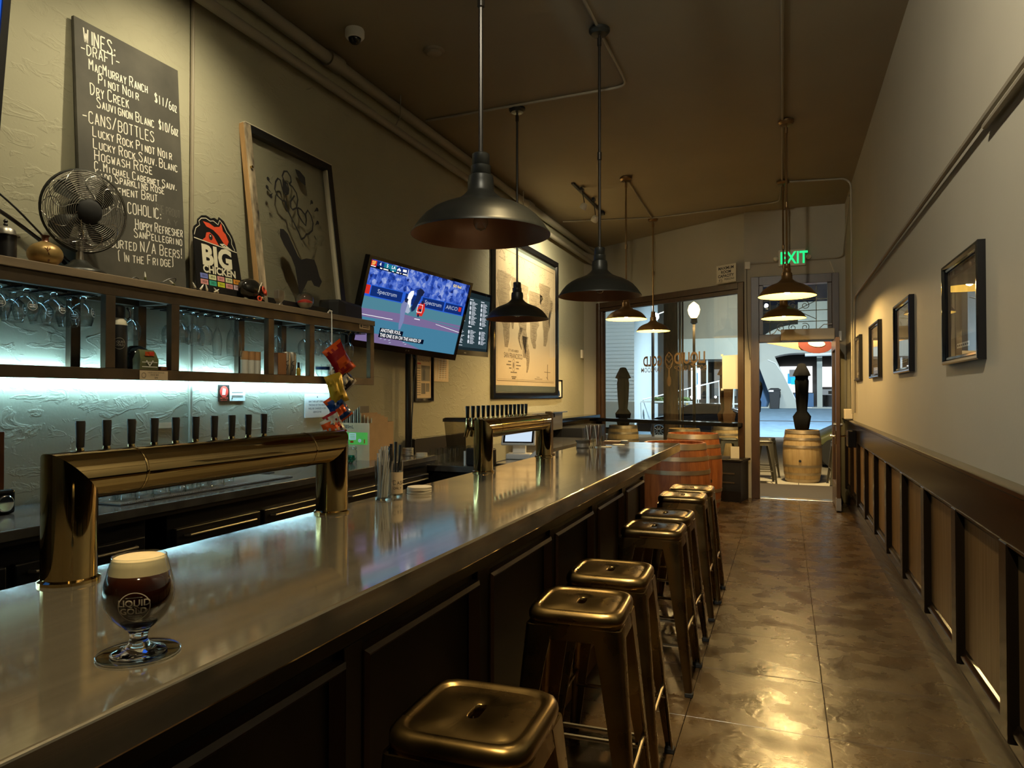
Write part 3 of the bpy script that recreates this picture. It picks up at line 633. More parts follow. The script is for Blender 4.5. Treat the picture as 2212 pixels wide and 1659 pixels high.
conduit([(-0.02, 8.94, zc), (0.725, 9.06, zc), (0.725, 9.06, 1.2)], 'conduit turning from the ceiling down the photograph wall')
conduit([(-0.02, 8.94, zc), (-0.06, 9.85, zc), (-1.68, 10.10, zc), (-3.0, 9.85, zc)], 'thin ceiling conduit crossing the room before the window wall')
conduit([(-1.71, 8.13, zc), (-1.755, 10.18, zc)], 'short ceiling conduit between the two lit lamps by the window')
conduit([(0.725, -3.0, 2.5), (0.725, 8.70, 2.5), (0.725, 8.82, 1.22)], 'long horizontal conduit above the framed photographs', 0.014)
conduit([(0.725, -3.0, 2.463), (0.725, 3.2, 2.463)], 'second conduit strapped directly under the long horizontal one', 0.012)
conduit([(-0.45, YF - 0.02, 3.22), (0.55, YF - 0.02, 3.23), (0.72, YF - 0.05, 3.23), (0.725, 9.3, 3.78)], 'thin conduit from the exit sign along the front wall', 0.008)
conduit([(XL + 0.014, 3.09, 0.95), (XL + 0.014, 3.09, 3.8)], 'vertical painted conduit on the plaster beside the chalkboard', 0.011)
tag(MB().box(0.66, 9.30, 1.13, 0.748, 9.52, 1.25).build('junction_box', 'ivory', bevel=0.008), 'beige electrical box on the wainscot cap by the door', 'electrical box')
tag(MB().box(0.64, 8.6, 0.84, 0.728, 8.86, 1.03).build('door_chime', 'black_gloss', bevel=0.012), 'black box fixed to the wainscot near the open door', 'box')
def lamp(name, x, y, zr, R, lit, label, canopy=True, chain=0.0):
    """barn-shade pendant: origin at the ceiling, zr = height of the rim"""
    t = thing(name, label, 'lamp', (x, y, ZC), 0, 'barn shade pendant lamps')
    d = zr - ZC; k = R / 0.286
    rod = 'rod_brown' if lit else 'rod_dark'; sh = 'shade_brown' if lit else 'shade_dark'  # lit lamps get browner copies, their warm light put into the colour
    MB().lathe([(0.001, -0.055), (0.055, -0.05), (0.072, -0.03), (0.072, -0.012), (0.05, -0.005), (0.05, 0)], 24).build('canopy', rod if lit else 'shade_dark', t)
    top = d + 0.335 * k
    MB().tube([(0, 0, -0.05), (0, 0, top - 0.005)], 0.010, 8).build('rod', rod, t)
    for zz in (-0.10, (top - 0.1) * 0.55): MB().lathe([(0.0105, zz - 0.03), (0.015, zz - 0.025), (0.015, zz + 0.025), (0.0105, zz + 0.03)], 10).build('rod_coupling', rod, t)
    P = [(0.011, .335), (.030, .333), (.036, .328), (.036, .285), (.034, .283), (.041, .28), (.041, .247), (.039, .245), (.051, .238), (.054, .215), (.054, .178), (.062, .168), (.075, .155), (.095, .140), (.130, .125), (.165, .112), (.200, .094), (.232, .070), (.258, .040), (.276, .012), (.286, .0), (.286, -.004)]
    MB().lathe([(r * k, d + z * k) for r, z in P], 48).build('shade', sh, t, smooth=50)
    Q = [(.2845, -.004), (.2745, .010), (.256, .037), (.230, .067), (.198, .091), (.163, .109), (.128, .122), (.093, .137), (.06, .150), (.04, .156), (.001, .156)]
    MB().lathe([(r * k, d + z * k) for r, z in Q], 48).build('shade_lining', 'shade_in' if lit else 'shade_in_dark', t, smooth=50)  # yellow lining when lit, brown when not: lamplight put into the colour
    MB().lathe([(0.001, .155), (.022, .155), (.022, .105), (.018, .10)], 16, (0, 0, d)).build('socket', 'black', t)
    MB().lathe([(0.001, .015), (.020, .022), (.031, .042), (.031, .058), (.020, .085), (.015, .105)][::1], 16, (0, 0, d)).build('bulb', 'bulb' if lit else 'glass', t)
    return t
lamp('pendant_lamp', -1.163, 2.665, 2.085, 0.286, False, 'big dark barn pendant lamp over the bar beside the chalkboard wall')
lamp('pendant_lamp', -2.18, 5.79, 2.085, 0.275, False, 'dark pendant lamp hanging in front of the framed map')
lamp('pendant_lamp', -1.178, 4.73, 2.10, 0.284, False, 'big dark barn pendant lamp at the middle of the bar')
lamp('pendant_lamp', -1.71, 8.12, 2.295, 0.236, True, 'lit brown pendant lamp partly behind the big dark one')
lamp('pendant_lamp', -1.755, 10.18, 2.33, 0.238, True, 'lit brown pendant lamp closest to the shop window')
lamp('pendant_lamp', 0.02, 6.945, 2.325, 0.252, True, 'lit brown pendant lamp covering the bottom of the exit sign')
lamp('pendant_lamp', -0.012, 8.91, 2.32, 0.25, True, 'lit brown pendant lamp seen just below another over the doorway')
# track lights
def track(y0, y1, x, heads, label):
    t = thing('track_light', label, 'track light', (x, y0, ZC))
    MB().box(-0.018, 0, -0.022, 0.018, y1 - y0, 0).build('rail', 'black', t, bevel=0.002, seg=1)
    MB().box(-0.03, (y1 - y0) * .93, -0.04, 0.03, (y1 - y0), 0).build('feed_box', 'black', t)
    for hp, to in heads:
        p = Vector(hp) - Vector((x, y0, ZC)); dr_ = (Vector(to) - Vector(hp)).normalized()
        q = dr_.to_track_quat('Z', 'Y').to_matrix().to_4x4()
        hb = MB(); hb.M = Matrix.Translation(p - dr_ * 0.03) @ q
        hb.lathe([(0.001, -0.055), (0.028, -0.05), (0.042, -0.03), (0.047, 0.0), (0.047, 0.022), (0.043, 0.022), (0.038, 0.0), (0.001, -0.004)], 18)
        h = hb.build('lamp_head', 'off_white', t)
        ln = MB(); ln.M = hb.M; ln.lathe([(0.001, 0.003), (0.036, 0.003)], 16); ln.build('lens', 'spot_lens', h)
        MB().tube([p - dr_ * 0.06, (p.x, p.y, -0.02)], 0.006, 6).box(p.x - 0.016, p.y - 0.04, -0.05, p.x + 0.016, p.y + 0.04, -0.015).build('arm', 'black', h)
    return t
track(8.10, 9.60, -2.345, [TRACK[2][:2], TRACK[3][:2]], 'black track light with two lit heads aimed at the map')
track(1.2, 3.1, -2.345, [TRACK[0][:2], TRACK[1][:2]], 'black track light above the chalkboard end of the bar')
track(0.0, 2.8, -0.45, [TRACK[4][:2], TRACK[5][:2], TRACK[6][:2]], 'black track light above the near end of the aisle')  # rail out of view; its last head is added to brighten the beer
t = thing('dome_camera', 'small white dome camera on the ceiling near the pipes', 'camera', (-2.76, 4.15, ZC))
MB().lathe([(0.0, 0), (0.062, 0), (0.066, -0.01), (0.066, -0.05), (0.058, -0.062), (0.045, -0.064)], 24).build('housing', 'white', t)
MB().sphere((0, 0, -0.06), 0.044, 18, 10).build('dome', 'black_gloss', t)
t = thing('smoke_detector', 'round beige smoke detector on the ceiling beside the dome camera', 'smoke detector', (-2.385, 4.61, ZC))
MB().lathe([(0.0, -0.035), (0.035, -0.034), (0.05, -0.03), (0.055, -0.018), (0.075, -0.015), (0.078, 0)], 24).build('cover', 'ceiling_paint', t)

# exit sign, capacity sign, small front-wall things
t = thing('exit_sign', 'green lit exit sign over the doorway', 'exit sign', (0.095, YF - 0.004, 3.265))
MB().box(-0.17, -0.055, -0.11, 0.17, 0.0, 0.11).build('housing', 'off_white', t, bevel=0.006)
mb = MB(); sh = Sheet((0, -0.055, 0), (1, 0, 0), (0, 0, 1), mb); sh.text('EXIT', 0.022, -0.078, 0.160, 0.002, 0, True, 0.02, 0.74); mb.build('lettering', 'exit_green', t)
for s in (-1, 1):
    h = MB().sphere((s * 0.205, -0.04, 0.0), 0.035, 14, 8).cyl((s * 0.165, -0.03, 0), (s * 0.19, -0.035, 0), 0.012, 8).build('emergency_lamp', 'off_white', t)
t = thing('capacity_sign', 'white maximum room capacity sign above the window frame', 'sign', (-0.76, YF + 0.06, 3.115), math.radians(-32.75))
MB().box(-0.165, -0.012, -0.125, 0.165, 0.0, 0.13).build('plate', 'off_white', t, bevel=0.004)
mb = MB(); sh = Sheet((0, -0.012, 0), (1, 0, 0), (0, 0, 1), mb)
for i, q in enumerate(('MAXIMUM', 'ROOM', 'CAPACITY')): sh.text(q, 0, 0.065 - 0.055 * i, 0.040, 0.001, 0, True, 0.03, 0.98)
sh.text('PERSONS', 0.055, -0.088, 0.028, 0.001, 0, True, 0.012); sh.hand('45', -0.12, -0.10, 0.035, 0.005); sh.rib([(-0.135, -0.108), (-0.06, -0.108)], 0.003)
sh.rib([(-0.155, -0.116), (0.155, -0.116), (0.155, 0.12), (-0.155, 0.12), (-0.155, -0.116)], 0.002)
mb.build('lettering', 'ink', t)
t = thing('wall_socket', 'small white plug box with a lead beside the capacity sign', 'socket', (-0.475, YF - 0.003, 3.20))
MB().box(-0.035, -0.04, -0.05, 0.035, 0, 0.05).build('box', 'off_white', t, bevel=0.005)
MB().tube(bend([(-0.01, -0.03, -0.05), (-0.012, -0.015, -0.6), (-0.005, -0.012, -0.95), (0.03, -0.012, -1.3)], 0.004), 0.005, 6).build('lead', 'cable', t)
tag(MB().tube(bend([(0.56, YF - 0.02, 3.2), (0.63, YF - 0.02, 3.0), (0.66, YF - 0.02, 2.5), (0.655, YF - 0.02, 2.37), (0.56, YF - 0.02, 2.36)], 0.006), 0.006, 6).build('cable', 'ivory'), 'thin pale cable running down the door frame to the heater box', 'cable')
# four framed photographs
def picture(y, w, label, k):
    t = thing('picture_frame', label, 'picture', (XR, y, 1.81), 0, 'framed photographs over the wainscot')
    mb = MB(); h = 0.24
    rs = []
    for ins, x in ((0, 0), (0, -0.028), (0.006, -0.033), (0.016, -0.033), (0.024, -0.022), (0.034, -0.020), (0.038, -0.012)):
        rs.append([(x, -w + ins, -h + ins), (x, -w + ins, h - ins), (x, w - ins, h - ins), (x, w - ins, -h + ins)])
    mb.rings(rs, 0, True, False); mb.build('frame', 'black_gloss', t, smooth=20)
    mb = MB(); sh = Sheet((-0.010, 0, 0), (0, -1, 0), (0, 0, 1), mb); sh.rect(-w + 0.037, -h + 0.037, w - 0.037, h - 0.037, 0); sh.mb = mb
    mb.build('mat_board', 'mat_board', t)
    mb = MB(); sh = Sheet((-0.011, 0, 0), (0, -1, 0), (0, 0, 1), mb); sh.rect(-w + 0.11, -h + 0.12, w - 0.11, h - 0.08, 0.0005); mb.build('photograph', 'photo_grey', t)
    mb = MB(); sh = Sheet((-0.011, 0, 0), (0, -1, 0), (0, 0, 1), mb); sh.rect(-0.12, -h + 0.068, 0.12, -h + 0.09, 0.0005)
    for q in range(6): sh.rect(-0.11 + q * 0.037, -h + 0.075, -0.085 + q * 0.037, -h + 0.083, 0.001, 1)
    mb.build('caption', ['off_white', 'ink'], t)
    MB().add([(-0.014, -w + .037, -h + .037), (-0.014, w - .037, -h + .037), (-0.014, w - .037, h - .037), (-0.014, -w + .037, h - .037)], [(0, 3, 2, 1)]).build('picture_glass', 'picture_glass', t)
for i, (y, q) in enumerate(((3.66, 'first framed photograph from the bar end, reflecting a lit lamp shade'), (5.335, 'second framed photograph counted from the bar end of the wall'), (6.91, 'third framed photograph counted from the bar end of the wall'), (8.50, 'framed photograph closest to the open door'))):
    picture(y, 0.345, q, i)
# ------------------------------------------------------------------ back bar: counter, coolers, shelf
ct = thing('back_counter', 'dark glossy counter running along the wall behind the bar', 'counter', (-2.87, 2.2, 0.90))
MB().box(-0.275, -3.2, 0.0, 0.27, 2.9, 0.04).build('worktop', 'counter_top', ct, bevel=0.004)
MB().box(-0.275, -3.2, -0.02, 0.255, 2.88, 0.0).build('apron', 'bar_wood', ct)
cool0 = None
for i, y in enumerate((1.16, 2.50, 3.84)):
    if cool0 is None:
        c = thing('bottle_cooler', 'x', 'cooler', (-2.88, y, 0), 0, 'black coolers under the back counter')
        MB().box(-0.26, 0.005, 0.0, 0.20, 1.225, 0.88).build('body', 'cooler', c)
        for k in range(2):
            d = MB().box(0.20, 0.03 + k * 0.60, 0.10, 0.232, 0.60 + k * 0.60, 0.80).build('door', 'cooler', c, bevel=0.006)
            MB().box(0.232, 0.09 + k * 0.60, 0.15, 0.234, 0.54 + k * 0.60, 0.72).build('door_window', 'black_gloss', d)
            MB().tube([(0.232, 0.08 + k * 0.6, 0.765), (0.255, 0.09 + k * 0.6, 0.765), (0.255, 0.54 + k * 0.6, 0.765), (0.232, 0.55 + k * 0.6, 0.765)], 0.007, 8).build('handle', 'steel_dull', d)
        MB().box(0.20, 0.03, 0.01, 0.215, 1.20, 0.085).build('vent_grille', 'black_matte', c); cool0 = c
    else: c = dup(cool0, (-2.88, y, 0))
    c['label'] = ['black two-door bottle cooler behind the dark beer', 'black two-door bottle cooler under the upturned glasses', 'black two-door bottle cooler at the cardboard box end of the counter'][i]
# shelf unit
sh_ = thing('glass_shelf', 'long iron framed glass shelf with light strips on the bar wall', 'shelf', (-3.0, 2.9, 1.497))
def sb(name, x0, y0, z0, x1, y1, z1, m, **k): return MB().box(x0 + 3.0, y0 - 2.9, z0 - 1.497, x1 + 3.0, y1 - 2.9, z1 - 1.497).build(name, m, sh_, **k)
Y0, Y1 = 0.2, 4.60
sb('top_board', -3.13, Y0, 1.938, -2.872, Y1, 1.976, 'shelf_wood', bevel=0.003)
sb('top_rail', -2.915, Y0, 1.882, -2.88, Y1, 1.936, 'shelf_iron', bevel=0.002); sb('top_rail', -3.14, Y0, 1.882, -3.105, Y1, 1.936, 'shelf_iron', bevel=0.002)
sb('bottom_rail', -2.915, Y0, 1.497, -2.88, Y1, 1.548, 'shelf_iron', bevel=0.002); sb('bottom_rail', -3.115, Y0, 1.505, -3.085, Y1, 1.548, 'shelf_iron', bevel=0.002)
sb('bottom_board', -3.085, Y0, 1.53, -2.915, Y1, 1.548, 'shelf_iron')
for y in (0.9, 1.27, 1.97 - 0.30, 2.369, 2.739, 3.458, 3.852, 4.575):
    sb('post', -2.915, y - 0.025, 1.548, -2.88, y + 0.025, 1.882, 'shelf_iron', bevel=0.002); sb('post', -3.14, y - 0.025, 1.548, -3.105, y + 0.025, 1.882, 'shelf_iron', bevel=0.002)
    sb('cross_rail', -3.105, y - 0.02, 1.885, -2.915, y + 0.02, 1.93, 'shelf_iron')
for a, b in ((1.72, 2.34), (2.77, 3.43), (3.88, 4.55)):
    n = int((b - a) / 0.058)
    for k in range(n):
        y = a + 0.02 + (b - a - 0.04) * k / (n - 1)
        sb('rack_rail', -3.10, y - 0.009, 1.872, -2.915, y + 0.009, 1.877, 'black_gloss'); 
sb('led_strip', -3.128, Y0, 1.488, -3.116, 4.45, 1.495, 'led'); sb('led_strip', -3.128, Y0, 1.535, -3.118, 4.45, 1.541, 'led_in')
p = sb('price_card', -2.879, 2.525, 1.499, -2.877, 2.69, 1.543, 'paper_warm')
mb = MB(); s = Sheet((-2.877 + 3, 2.525 - 2.9, 0.002), (0, 1, 0), (0, 0, 1), mb); s.text('LIQUID GOLD GROWLER', 0.045, 0.032, 0.006, 0.0006); s.text('32OZ $40', 0.06, 0.020, 0.008, 0.0006); s.text('$40', 0.085, 0.006, 0.009, 0.0006); s.ring(0.022, 0.021, 0.012, 0.002, 0.0006, 0, 14)
mb.build('print', 'ink', p)
p = sb('notice_card', -2.879, 4.40, 1.905, -2.877, 4.535, 1.945, 'paper_warm')
mb = MB(); s = Sheet((-2.877 + 3, 4.40 - 2.9, 1.905 - 1.497), (0, 1, 0), (0, 0, 1), mb); s.disc(0.02, 0.02, 0.011, 0.0006)
for k in range(2): s.rect(0.04, 0.022 - 0.012 * k, 0.12, 0.028 - 0.012 * k, 0.0006)
mb.build('print', 'ink', p)

# glassware
class Wrap(Sheet):
    """print laid round a turned surface: u is arc length about the azimuth a0, v is height"""
    def __init__(s, a0, R, mb): s.a0 = a0; s.R = R; s.mb = mb
    def p(s, u, v, e): r = s.R(v); a = s.a0 + u / s.R(s.vc); return ((r + e) * math.cos(a), (r + e) * math.sin(a), v)
def interp(prof):
    def f(z):
        for (r0, z0), (r1, z1) in zip(prof, prof[1:]):
            if z0 <= z <= z1 and z1 > z0: return r0 + (r1 - r0) * (z - z0) / (z1 - z0)
        return prof[-1][0]
    return f
TUL = [(.036, .0), (.036, .002), (.020, .007), (.0125, .014), (.0115, .022), (.014, .032), (.024, .038), (.036, .052), (.0435, .068), (.0455, .082), (.0435, .098), (.0385, .116), (.034, .134)]
def hang(prof, name, label, cat, loc, group, mark=False):
    t = thing(name, label, cat, loc, 0, group)
    h = prof[-1][1]
    mb = MB(); mb.lathe([(r, -z) for r, z in prof], 20); mb.lathe([(0.0005, -.0005), (prof[0][0], -.0005)], 20)
    mb.build('bowl', 'glass', t)
    rr = prof[-1][0]; MB().lathe([(rr - .0012, -h), (rr + .0012, -h), (rr + .0012, -h + .002), (rr - .0012, -h + .002), (rr - .0012, -h)], 20).build('rim', 'glass', t)
    if mark:
        mb = MB(); R = interp([(r, z) for r, z in prof[5:]]); ws_ = Wrap(-0.7, lambda v: R(-v), mb); ws_.vc = -0.075
        ws_.ring(0, -0.075, 0.019, 0.0022, 0.0008, 0, 18)
        for q in (-0.071, -0.08): ws_.rect(-0.012, q - 0.0025, 0.012, q + 0.0025, 0.0008)
        mb.build('etched_mark', 'chalk', t)
    return t
G1 = 'tulip beer glasses hung in the shelf'; T0 = None; k = 0
for row, x, ys in (('front', -2.955, (1.80, 1.915, 2.03, 2.147, 2.285)), ('back', -3.065, (1.86, 1.95, 2.05, 2.17, 2.30))):
    for i, y in enumerate(ys):
        lb = f'{ORD[len(ys) - 1 - i]} hanging tulip glass of the {row} row, counted from the growler bay'
        if T0 is None: T0 = o = hang([(r * 1.12, z) for r, z in TUL], 'tulip_glass', lb, 'glass', (x, y, 1.871), G1, True)
        else: o = dup(T0, (x, y, 1.871), 0.3 * k, lb)
        k += 1
WINE = [(.034, 0), (.034, .002), (.012, .006), (.005, .012), (.004, .05), (.006, .066), (.024, .078), (.037, .10), (.040, .122), (.037, .15), (.033, .172)]
W0 = None
for i, (x, y, lb) in enumerate(((-2.96, 2.845, 'first hanging wine glass of the flute bay, at the growler end'), (-2.96, 2.93, 'second hanging wine glass of the flute bay'), (-2.96, 3.015, 'third hanging wine glass of the flute bay, next to the flutes'), (-3.06, 2.87, 'first wine glass hung at the back of the flute bay'),
     (-3.06, 2.96, 'second wine glass hung at the back of the flute bay'), (-3.06, 3.06, 'third wine glass hung at the back of the flute bay'), (-3.06, 2.64, 'single wine glass hung behind the black growler bay'), (-3.05, 3.72, 'single wine glass hung behind the two cans'),
     (-2.96, 3.94, 'first hanging wine glass of the end bay, next to the cans'), (-2.96, 4.03, 'second hanging wine glass of the end bay'), (-2.96, 4.14, 'third hanging wine glass of the end bay'), (-2.96, 4.27, 'fourth hanging wine glass of the end bay'), (-2.96, 4.38, 'last hanging wine glass of the end bay, towards the television'),
     (-3.06, 4.0, 'first wine glass hung at the back of the end bay'), (-3.06, 4.12, 'second wine glass hung at the back of the end bay'), (-3.06, 4.25, 'third wine glass hung at the back of the end bay'))):
    if W0 is None: W0 = hang(WINE, 'wine_glass', lb, 'glass', (x, y, 1.871), 'wine glasses hung in the shelf')
    else: dup(W0, (x, y, 1.871), None, lb)
FLU = [(.030, 0), (.030, .002), (.010, .006), (.004, .012), (.004, .062), (.008, .078), (.019, .10), (.0255, .14), (.026, .17), (.022, .225)]
F0 = None
for i, (x, y) in enumerate(((-2.96, 3.105), (-2.94, 3.19), (-2.96, 3.262))):
    lb = f'{ORD[i]} hanging champagne flute, counted from the wine glasses'
    if F0 is None: F0 = hang(FLU, 'champagne_flute', lb, 'glass', (x, y, 1.871), 'champagne flutes in the shelf')
    else: dup(F0, (x, y, 1.871), None, lb)
ZS = 1.5485
t = thing('growler', 'tall black growler bottle with pale shoulder and round emblem', 'bottle', (-2.945, 2.455, ZS))
MB().lathe([(0.0, 0), (.043, 0), (.045, .004), (.045, .205), (.043, .215)], 28).build('body', 'black', t)
MB().lathe([(.0452, .206), (.042, .222), (.030, .238), (.028, .245)], 28).build('shoulder', 'off_white', t)
MB().lathe([(.033, .24), (.035, .245), (.035, .292), (.031, .298), (0, .298)], 28).build('cap', 'black', t)
MB().tube([(.03, .03, .29), (.048, .03, .27), (.05, .03, .245), (.036, .028, .235)], .005, 8).build('carry_loop', 'black', t)
mb = MB(); ws_ = Wrap(-0.45, lambda v: .0452, mb); ws_.vc = .12; ws_.ring(0, .118, .026, .0022, .0006); ws_.text('LIQUID', 0, .121, .010, .0006, 0, True, .02); ws_.text('GOLD', 0, .107, .010, .0006, 0, True, .02); mb.build('emblem', 'steel_dull', t)
t = thing('coffee_bag', 'small green printed bag with pink top in front of a dark dome', 'bag', (-2.93, 2.605, ZS))
MB().rings([[(x, y, z) for x, y in ((-s, -w), (s, -w), (s, w), (-s, w))] for z, w, s in ((0, .055, .022), (.05, .053, .026), (.085, .047, .012), (.098, .044, .003))]).build('bag', 'olive', t)
mb = MB(); s = Sheet((.0275, -.055, 0), (0, 1, 0), (0, 0, 1), mb); s.rect(.03, .068, .085, .088, -.004, 0); s.rect(.055, .072, .08, .09, -.003, 1); s.rib([(.035, .045), (.055, .02), (.075, .045)], .008, 0, 2); s.rect(.01, .035, .1, .038, 0, 2); s.rect(.01, .012, .1, .016, 0, 2)
mb.build('print', ['chip_orange', 'red', 'paper'], t)
t = tag(MB().lathe([(.075, 0), (.075, .03), (.070, .07), (.055, .10), (.03, .118), (0, .122)], 24, (-3.0, 2.61, ZS)).build('serving_dome', 'black_gloss'), 'dark glossy dome behind the green printed bag', 'dome')
tag(MB().box(-2.95, 2.67, ZS, -2.90, 2.71, ZS + .018).build('notebook', 'chip_brown', bevel=.002), 'small dark brown notebook beside the green bag', 'book')
J0 = None
for i, y in enumerate((3.335, 3.395, 3.455 - .03)):
    y = (3.315, 3.37, 3.42)[i]
    if J0 is None:
        J0 = t = thing('cork_jar', 'x', 'jar', (-2.955, y, ZS), 0, 'cork topped jars in the flute bay')
        MB().lathe([(0, 0), (.0225, 0), (.0225, .085), (.022, .095)], 18).build('body', 'white_metal', t)
        MB().lathe([(.0228, .082), (.0228, .118), (.0215, .128), (.022, .133), (.0, .134)], 18).build('cork_top', 'cork', t)
    else: t = dup(J0, (-2.955, y, ZS))
    t['label'] = ['first cork-topped jar, next to the champagne flutes', 'middle cork-topped jar of three', 'third cork-topped jar, half hidden by the shelf post'][i]
C0 = None
for i, y in enumerate((3.655, 3.712)):
    if C0 is None:
        C0 = t = thing('drink_can', 'x', 'can', (-2.93, y, ZS), 0, 'two tall cans in the shelf')
        MB().lathe([(0, 0.002), (.022, 0), (.0265, .008), (.0265, .135), (.022, .145), (0, .144)], 20).build('can', 'steel_dull', t)
        mb = MB(); ws_ = Wrap(-.75, lambda v: .0266, mb); ws_.vc = .07; ws_.poly([(-.02, .01), (.02, .01), (.012, .06), (.004, .105), (-.012, .06)], .0004, 0); ws_.rib([(.012, .09), (0, .085), (-.006, .07), (.004, .06), (.01, .065), (.002, .04), (-.004, .025)], .004, .0008, 1); mb.build('label', ['paper_warm', 'ink'], t)
    else: t = dup(C0, (-2.93, y, ZS))
    t['label'] = ['tall grey can with script label, next to the brown box', 'tall grey can with script label, next to the yellow bottle'][i]
tag(MB().box(-2.96, 3.53, ZS, -2.89, 3.61, ZS + .135).build('tea_box', 'chip_brown', bevel=.002), 'small brown carton beside the two tall cans', 'carton')
t = thing('dropper_bottle', 'tiny yellow bottle with black cap beside the cans', 'bottle', (-2.92, 3.765, ZS))
MB().lathe([(0, 0), (.014, 0), (.014, .04), (.008, .05)], 14).build('body', 'chip_yellow', t); MB().lathe([(.0085, .048), (.009, .052), (.008, .085), (0, .086)], 12).build('cap', 'black', t)
t = thing('glass_bowl', 'clear bowl with a blue band at the end of the shelf', 'bowl', (-2.94, 4.05, ZS))
MB().lathe([(0, .002), (.03, 0), (.045, .02), (.05, .05), (.05, .075)], 22).build('bowl', 'glass', t); MB().lathe([(.0505, .048), (.051, .066)], 22).build('band', 'chip_blue', t)
tg0 = None
for i, y in enumerate((3.94, 4.16, 4.24)):
    if tg0 is None:
        tg0 = t = thing('tumbler', 'x', 'glass', (-3.0, y, ZS), 0, 'tumblers standing in the end bay'); MB().lathe([(0, .004), (.028, 0), (.032, .09)], 18).build('glass', 'glass', t)
    else: t = dup(tg0, (-3.0, y, ZS))
    t['label'] = ['clear tumbler beside the blue-banded bowl, cans side', 'clear tumbler beside the blue-banded bowl, television side', 'clear tumbler standing alone at the shelf end'][i]

# things along the top of the shelf
ZT = 1.9765
t = thing('tea_canister', 'black lidded canister with domed metal lid on the shelf', 'canister', (-2.97, 1.955, ZT))
MB().lathe([(0, 0), (.039, 0), (.039, .10), (.038, .105)], 24).build('body', 'black', t); MB().lathe([(.05, .100), (.05, .104), (.038, .108), (.034, .125), (.02, .137), (0, .14)], 24).build('lid', 'steel_dull', t)
MB().lathe([(.005, .138), (.009, .146), (.005, .152), (.009, .16), (.004, .168), (0, .168)], 12).build('knob', 'black', t)
t = thing('ceramic_pomegranate', 'golden pomegranate ornament with painted vine on the shelf', 'ornament', (-2.965, 2.118, ZT))
MB().lathe([(.02, 0)] + [(.068 * math.sin(PI * q / 14), .052 - .054 * math.cos(PI * q / 14)) for q in range(2, 13)] + [(.02, .106)], 26).build('body', 'gold', t)
MB().lathe([(.02, .103), (.013, .112), (.013, .125), (.019, .134), (.012, .128)], 9).build('crown', 'chip_brown', t)
mb = MB(); Rf = interp([(.068 * math.sin(PI * q / 14), .052 - .054 * math.cos(PI * q / 14)) for q in range(1, 14)]); ws_ = Wrap(-.5, Rf, mb); ws_.vc = .05; ws_.rib([(.008, .02), (.006, .045), (.0, .06), (.0, .075)], .004, .0008); ws_.rib([(-.010, .072), (.002, .06), (.012, .070)], .004, .0008); ws_.disc(.008, .02, .005, .0008); mb.build('painted_vine', 'chip_brown', t)
# desk fan, face turned a little towards the street
t = thing('desk_fan', 'dark metal desk fan with wire cage in front of the chalkboard', 'fan', (-3.0, 2.305, ZT))
MB().lathe([(0, 0), (.112, 0), (.115, .006), (.110, .014), (.085, .022), (.055, .036), (.035, .055), (.028, .062), (0, .064)], 32).build('base', 'shade_dark', t)
MB().lathe([(.018, .055), (.016, .09), (.016, .16)], 16).build('neck', 'steel_dull', t)
hd = Matrix.Translation((0.03, 0.0, .283)) @ Matrix.Rotation(math.radians(-14), 4, 'Z') @ Matrix.Rotation(math.radians(8), 4, 'Y') @ Matrix.Rotation(PI / 2, 4, 'Y')
# in head space local z points out of the fan's face
mb = MB(); mb.M = hd; mb.lathe([(0, -.11), (.045, -.105), (.058, -.08), (.058, -.045), (.04, -.04)], 24); mo = mb.build('motor', 'shade_dark', t)
RF = .183
mb = MB(); mb.M = hd; mb.tube([(RF * math.cos(a), RF * math.sin(a), 0) for a in [2 * PI * i / 48 for i in range(48)]], .006, 8, 0, True); cg = mb.build('cage_rim', 'shade_dark', t)
for sgn, nm in ((1, 'front_grille'), (-1, 'rear_grille')):
    mb = MB(); mb.M = hd
    for q in range(15):
        r = .062 + (RF - .066) * q / 14; z = sgn * .052 * math.sqrt(max(0, 1 - (r / (RF + .004)) ** 2.4))
        mb.tube([(r * math.cos(a), r * math.sin(a), z) for a in [2 * PI * i / 40 for i in range(40)]], .0014, 5, 0, True)
    o = mb.build(nm, 'steel_dull', t, smooth=80); tag(o, kind='stuff')
    for i in range(9):
        mb = MB(); mb.M = hd; pts = []
        for q in range(9):
            r = .055 + (RF - .055) * q / 8; a = 2 * PI * i / 9 + .55 * math.sin(q / 8 * PI) * sgn; z = sgn * (.054 * math.sqrt(max(0, 1 - (r / (RF + .002)) ** 2.4)))
            pts.append((r * math.cos(a), r * math.sin(a), z))
        mb.tube(pts, .0018, 5); mb.build('cage_spoke', 'steel', t)
mb = MB(); mb.M = hd; mb.lathe([(0, .066), (.03, .065), (.042, .060), (.050, .056), (.055, .048), (.052, .044), (0, .044)], 28); mb.build('hub_badge', 'black_matte', t)
for i in range(4):
    mb = MB(); mb.M = hd; a0 = PI / 2 * i + .5; g = []
    for r in (.03, .07, .11, .145, .16):
        wd = .75 * math.sin((r - .01) / .16 * 2.4) ** .6 if r < .15 else .45
        g.append([(r * math.cos(a0 + wd * (q / 4 - .5) + r * 2), r * math.sin(a0 + wd * (q / 4 - .5) + r * 2), -.012 + .03 * (q / 4 - .5)) for q in range(5)])
    vs = [p for row in g for p in row]; mb.add(vs, [(r * 5 + q, r * 5 + q + 1, r * 5 + q + 6, r * 5 + q + 5) for r in range(4) for q in range(4)]); mb.build('fan_blade', 'shade_dark', t)
tag(MB().tube(bend([(-3.13, 1.2, 2.62), (-3.10, 2.02, 2.285), (-3.08, 2.28, 2.06), (-3.04, 2.38, 1.99), (-2.99, 2.50, 1.983)], .003), .0045, 6).build('power_cord', 'cable'), 'thin black power cord sagging down the wall to the fan', 'cord')
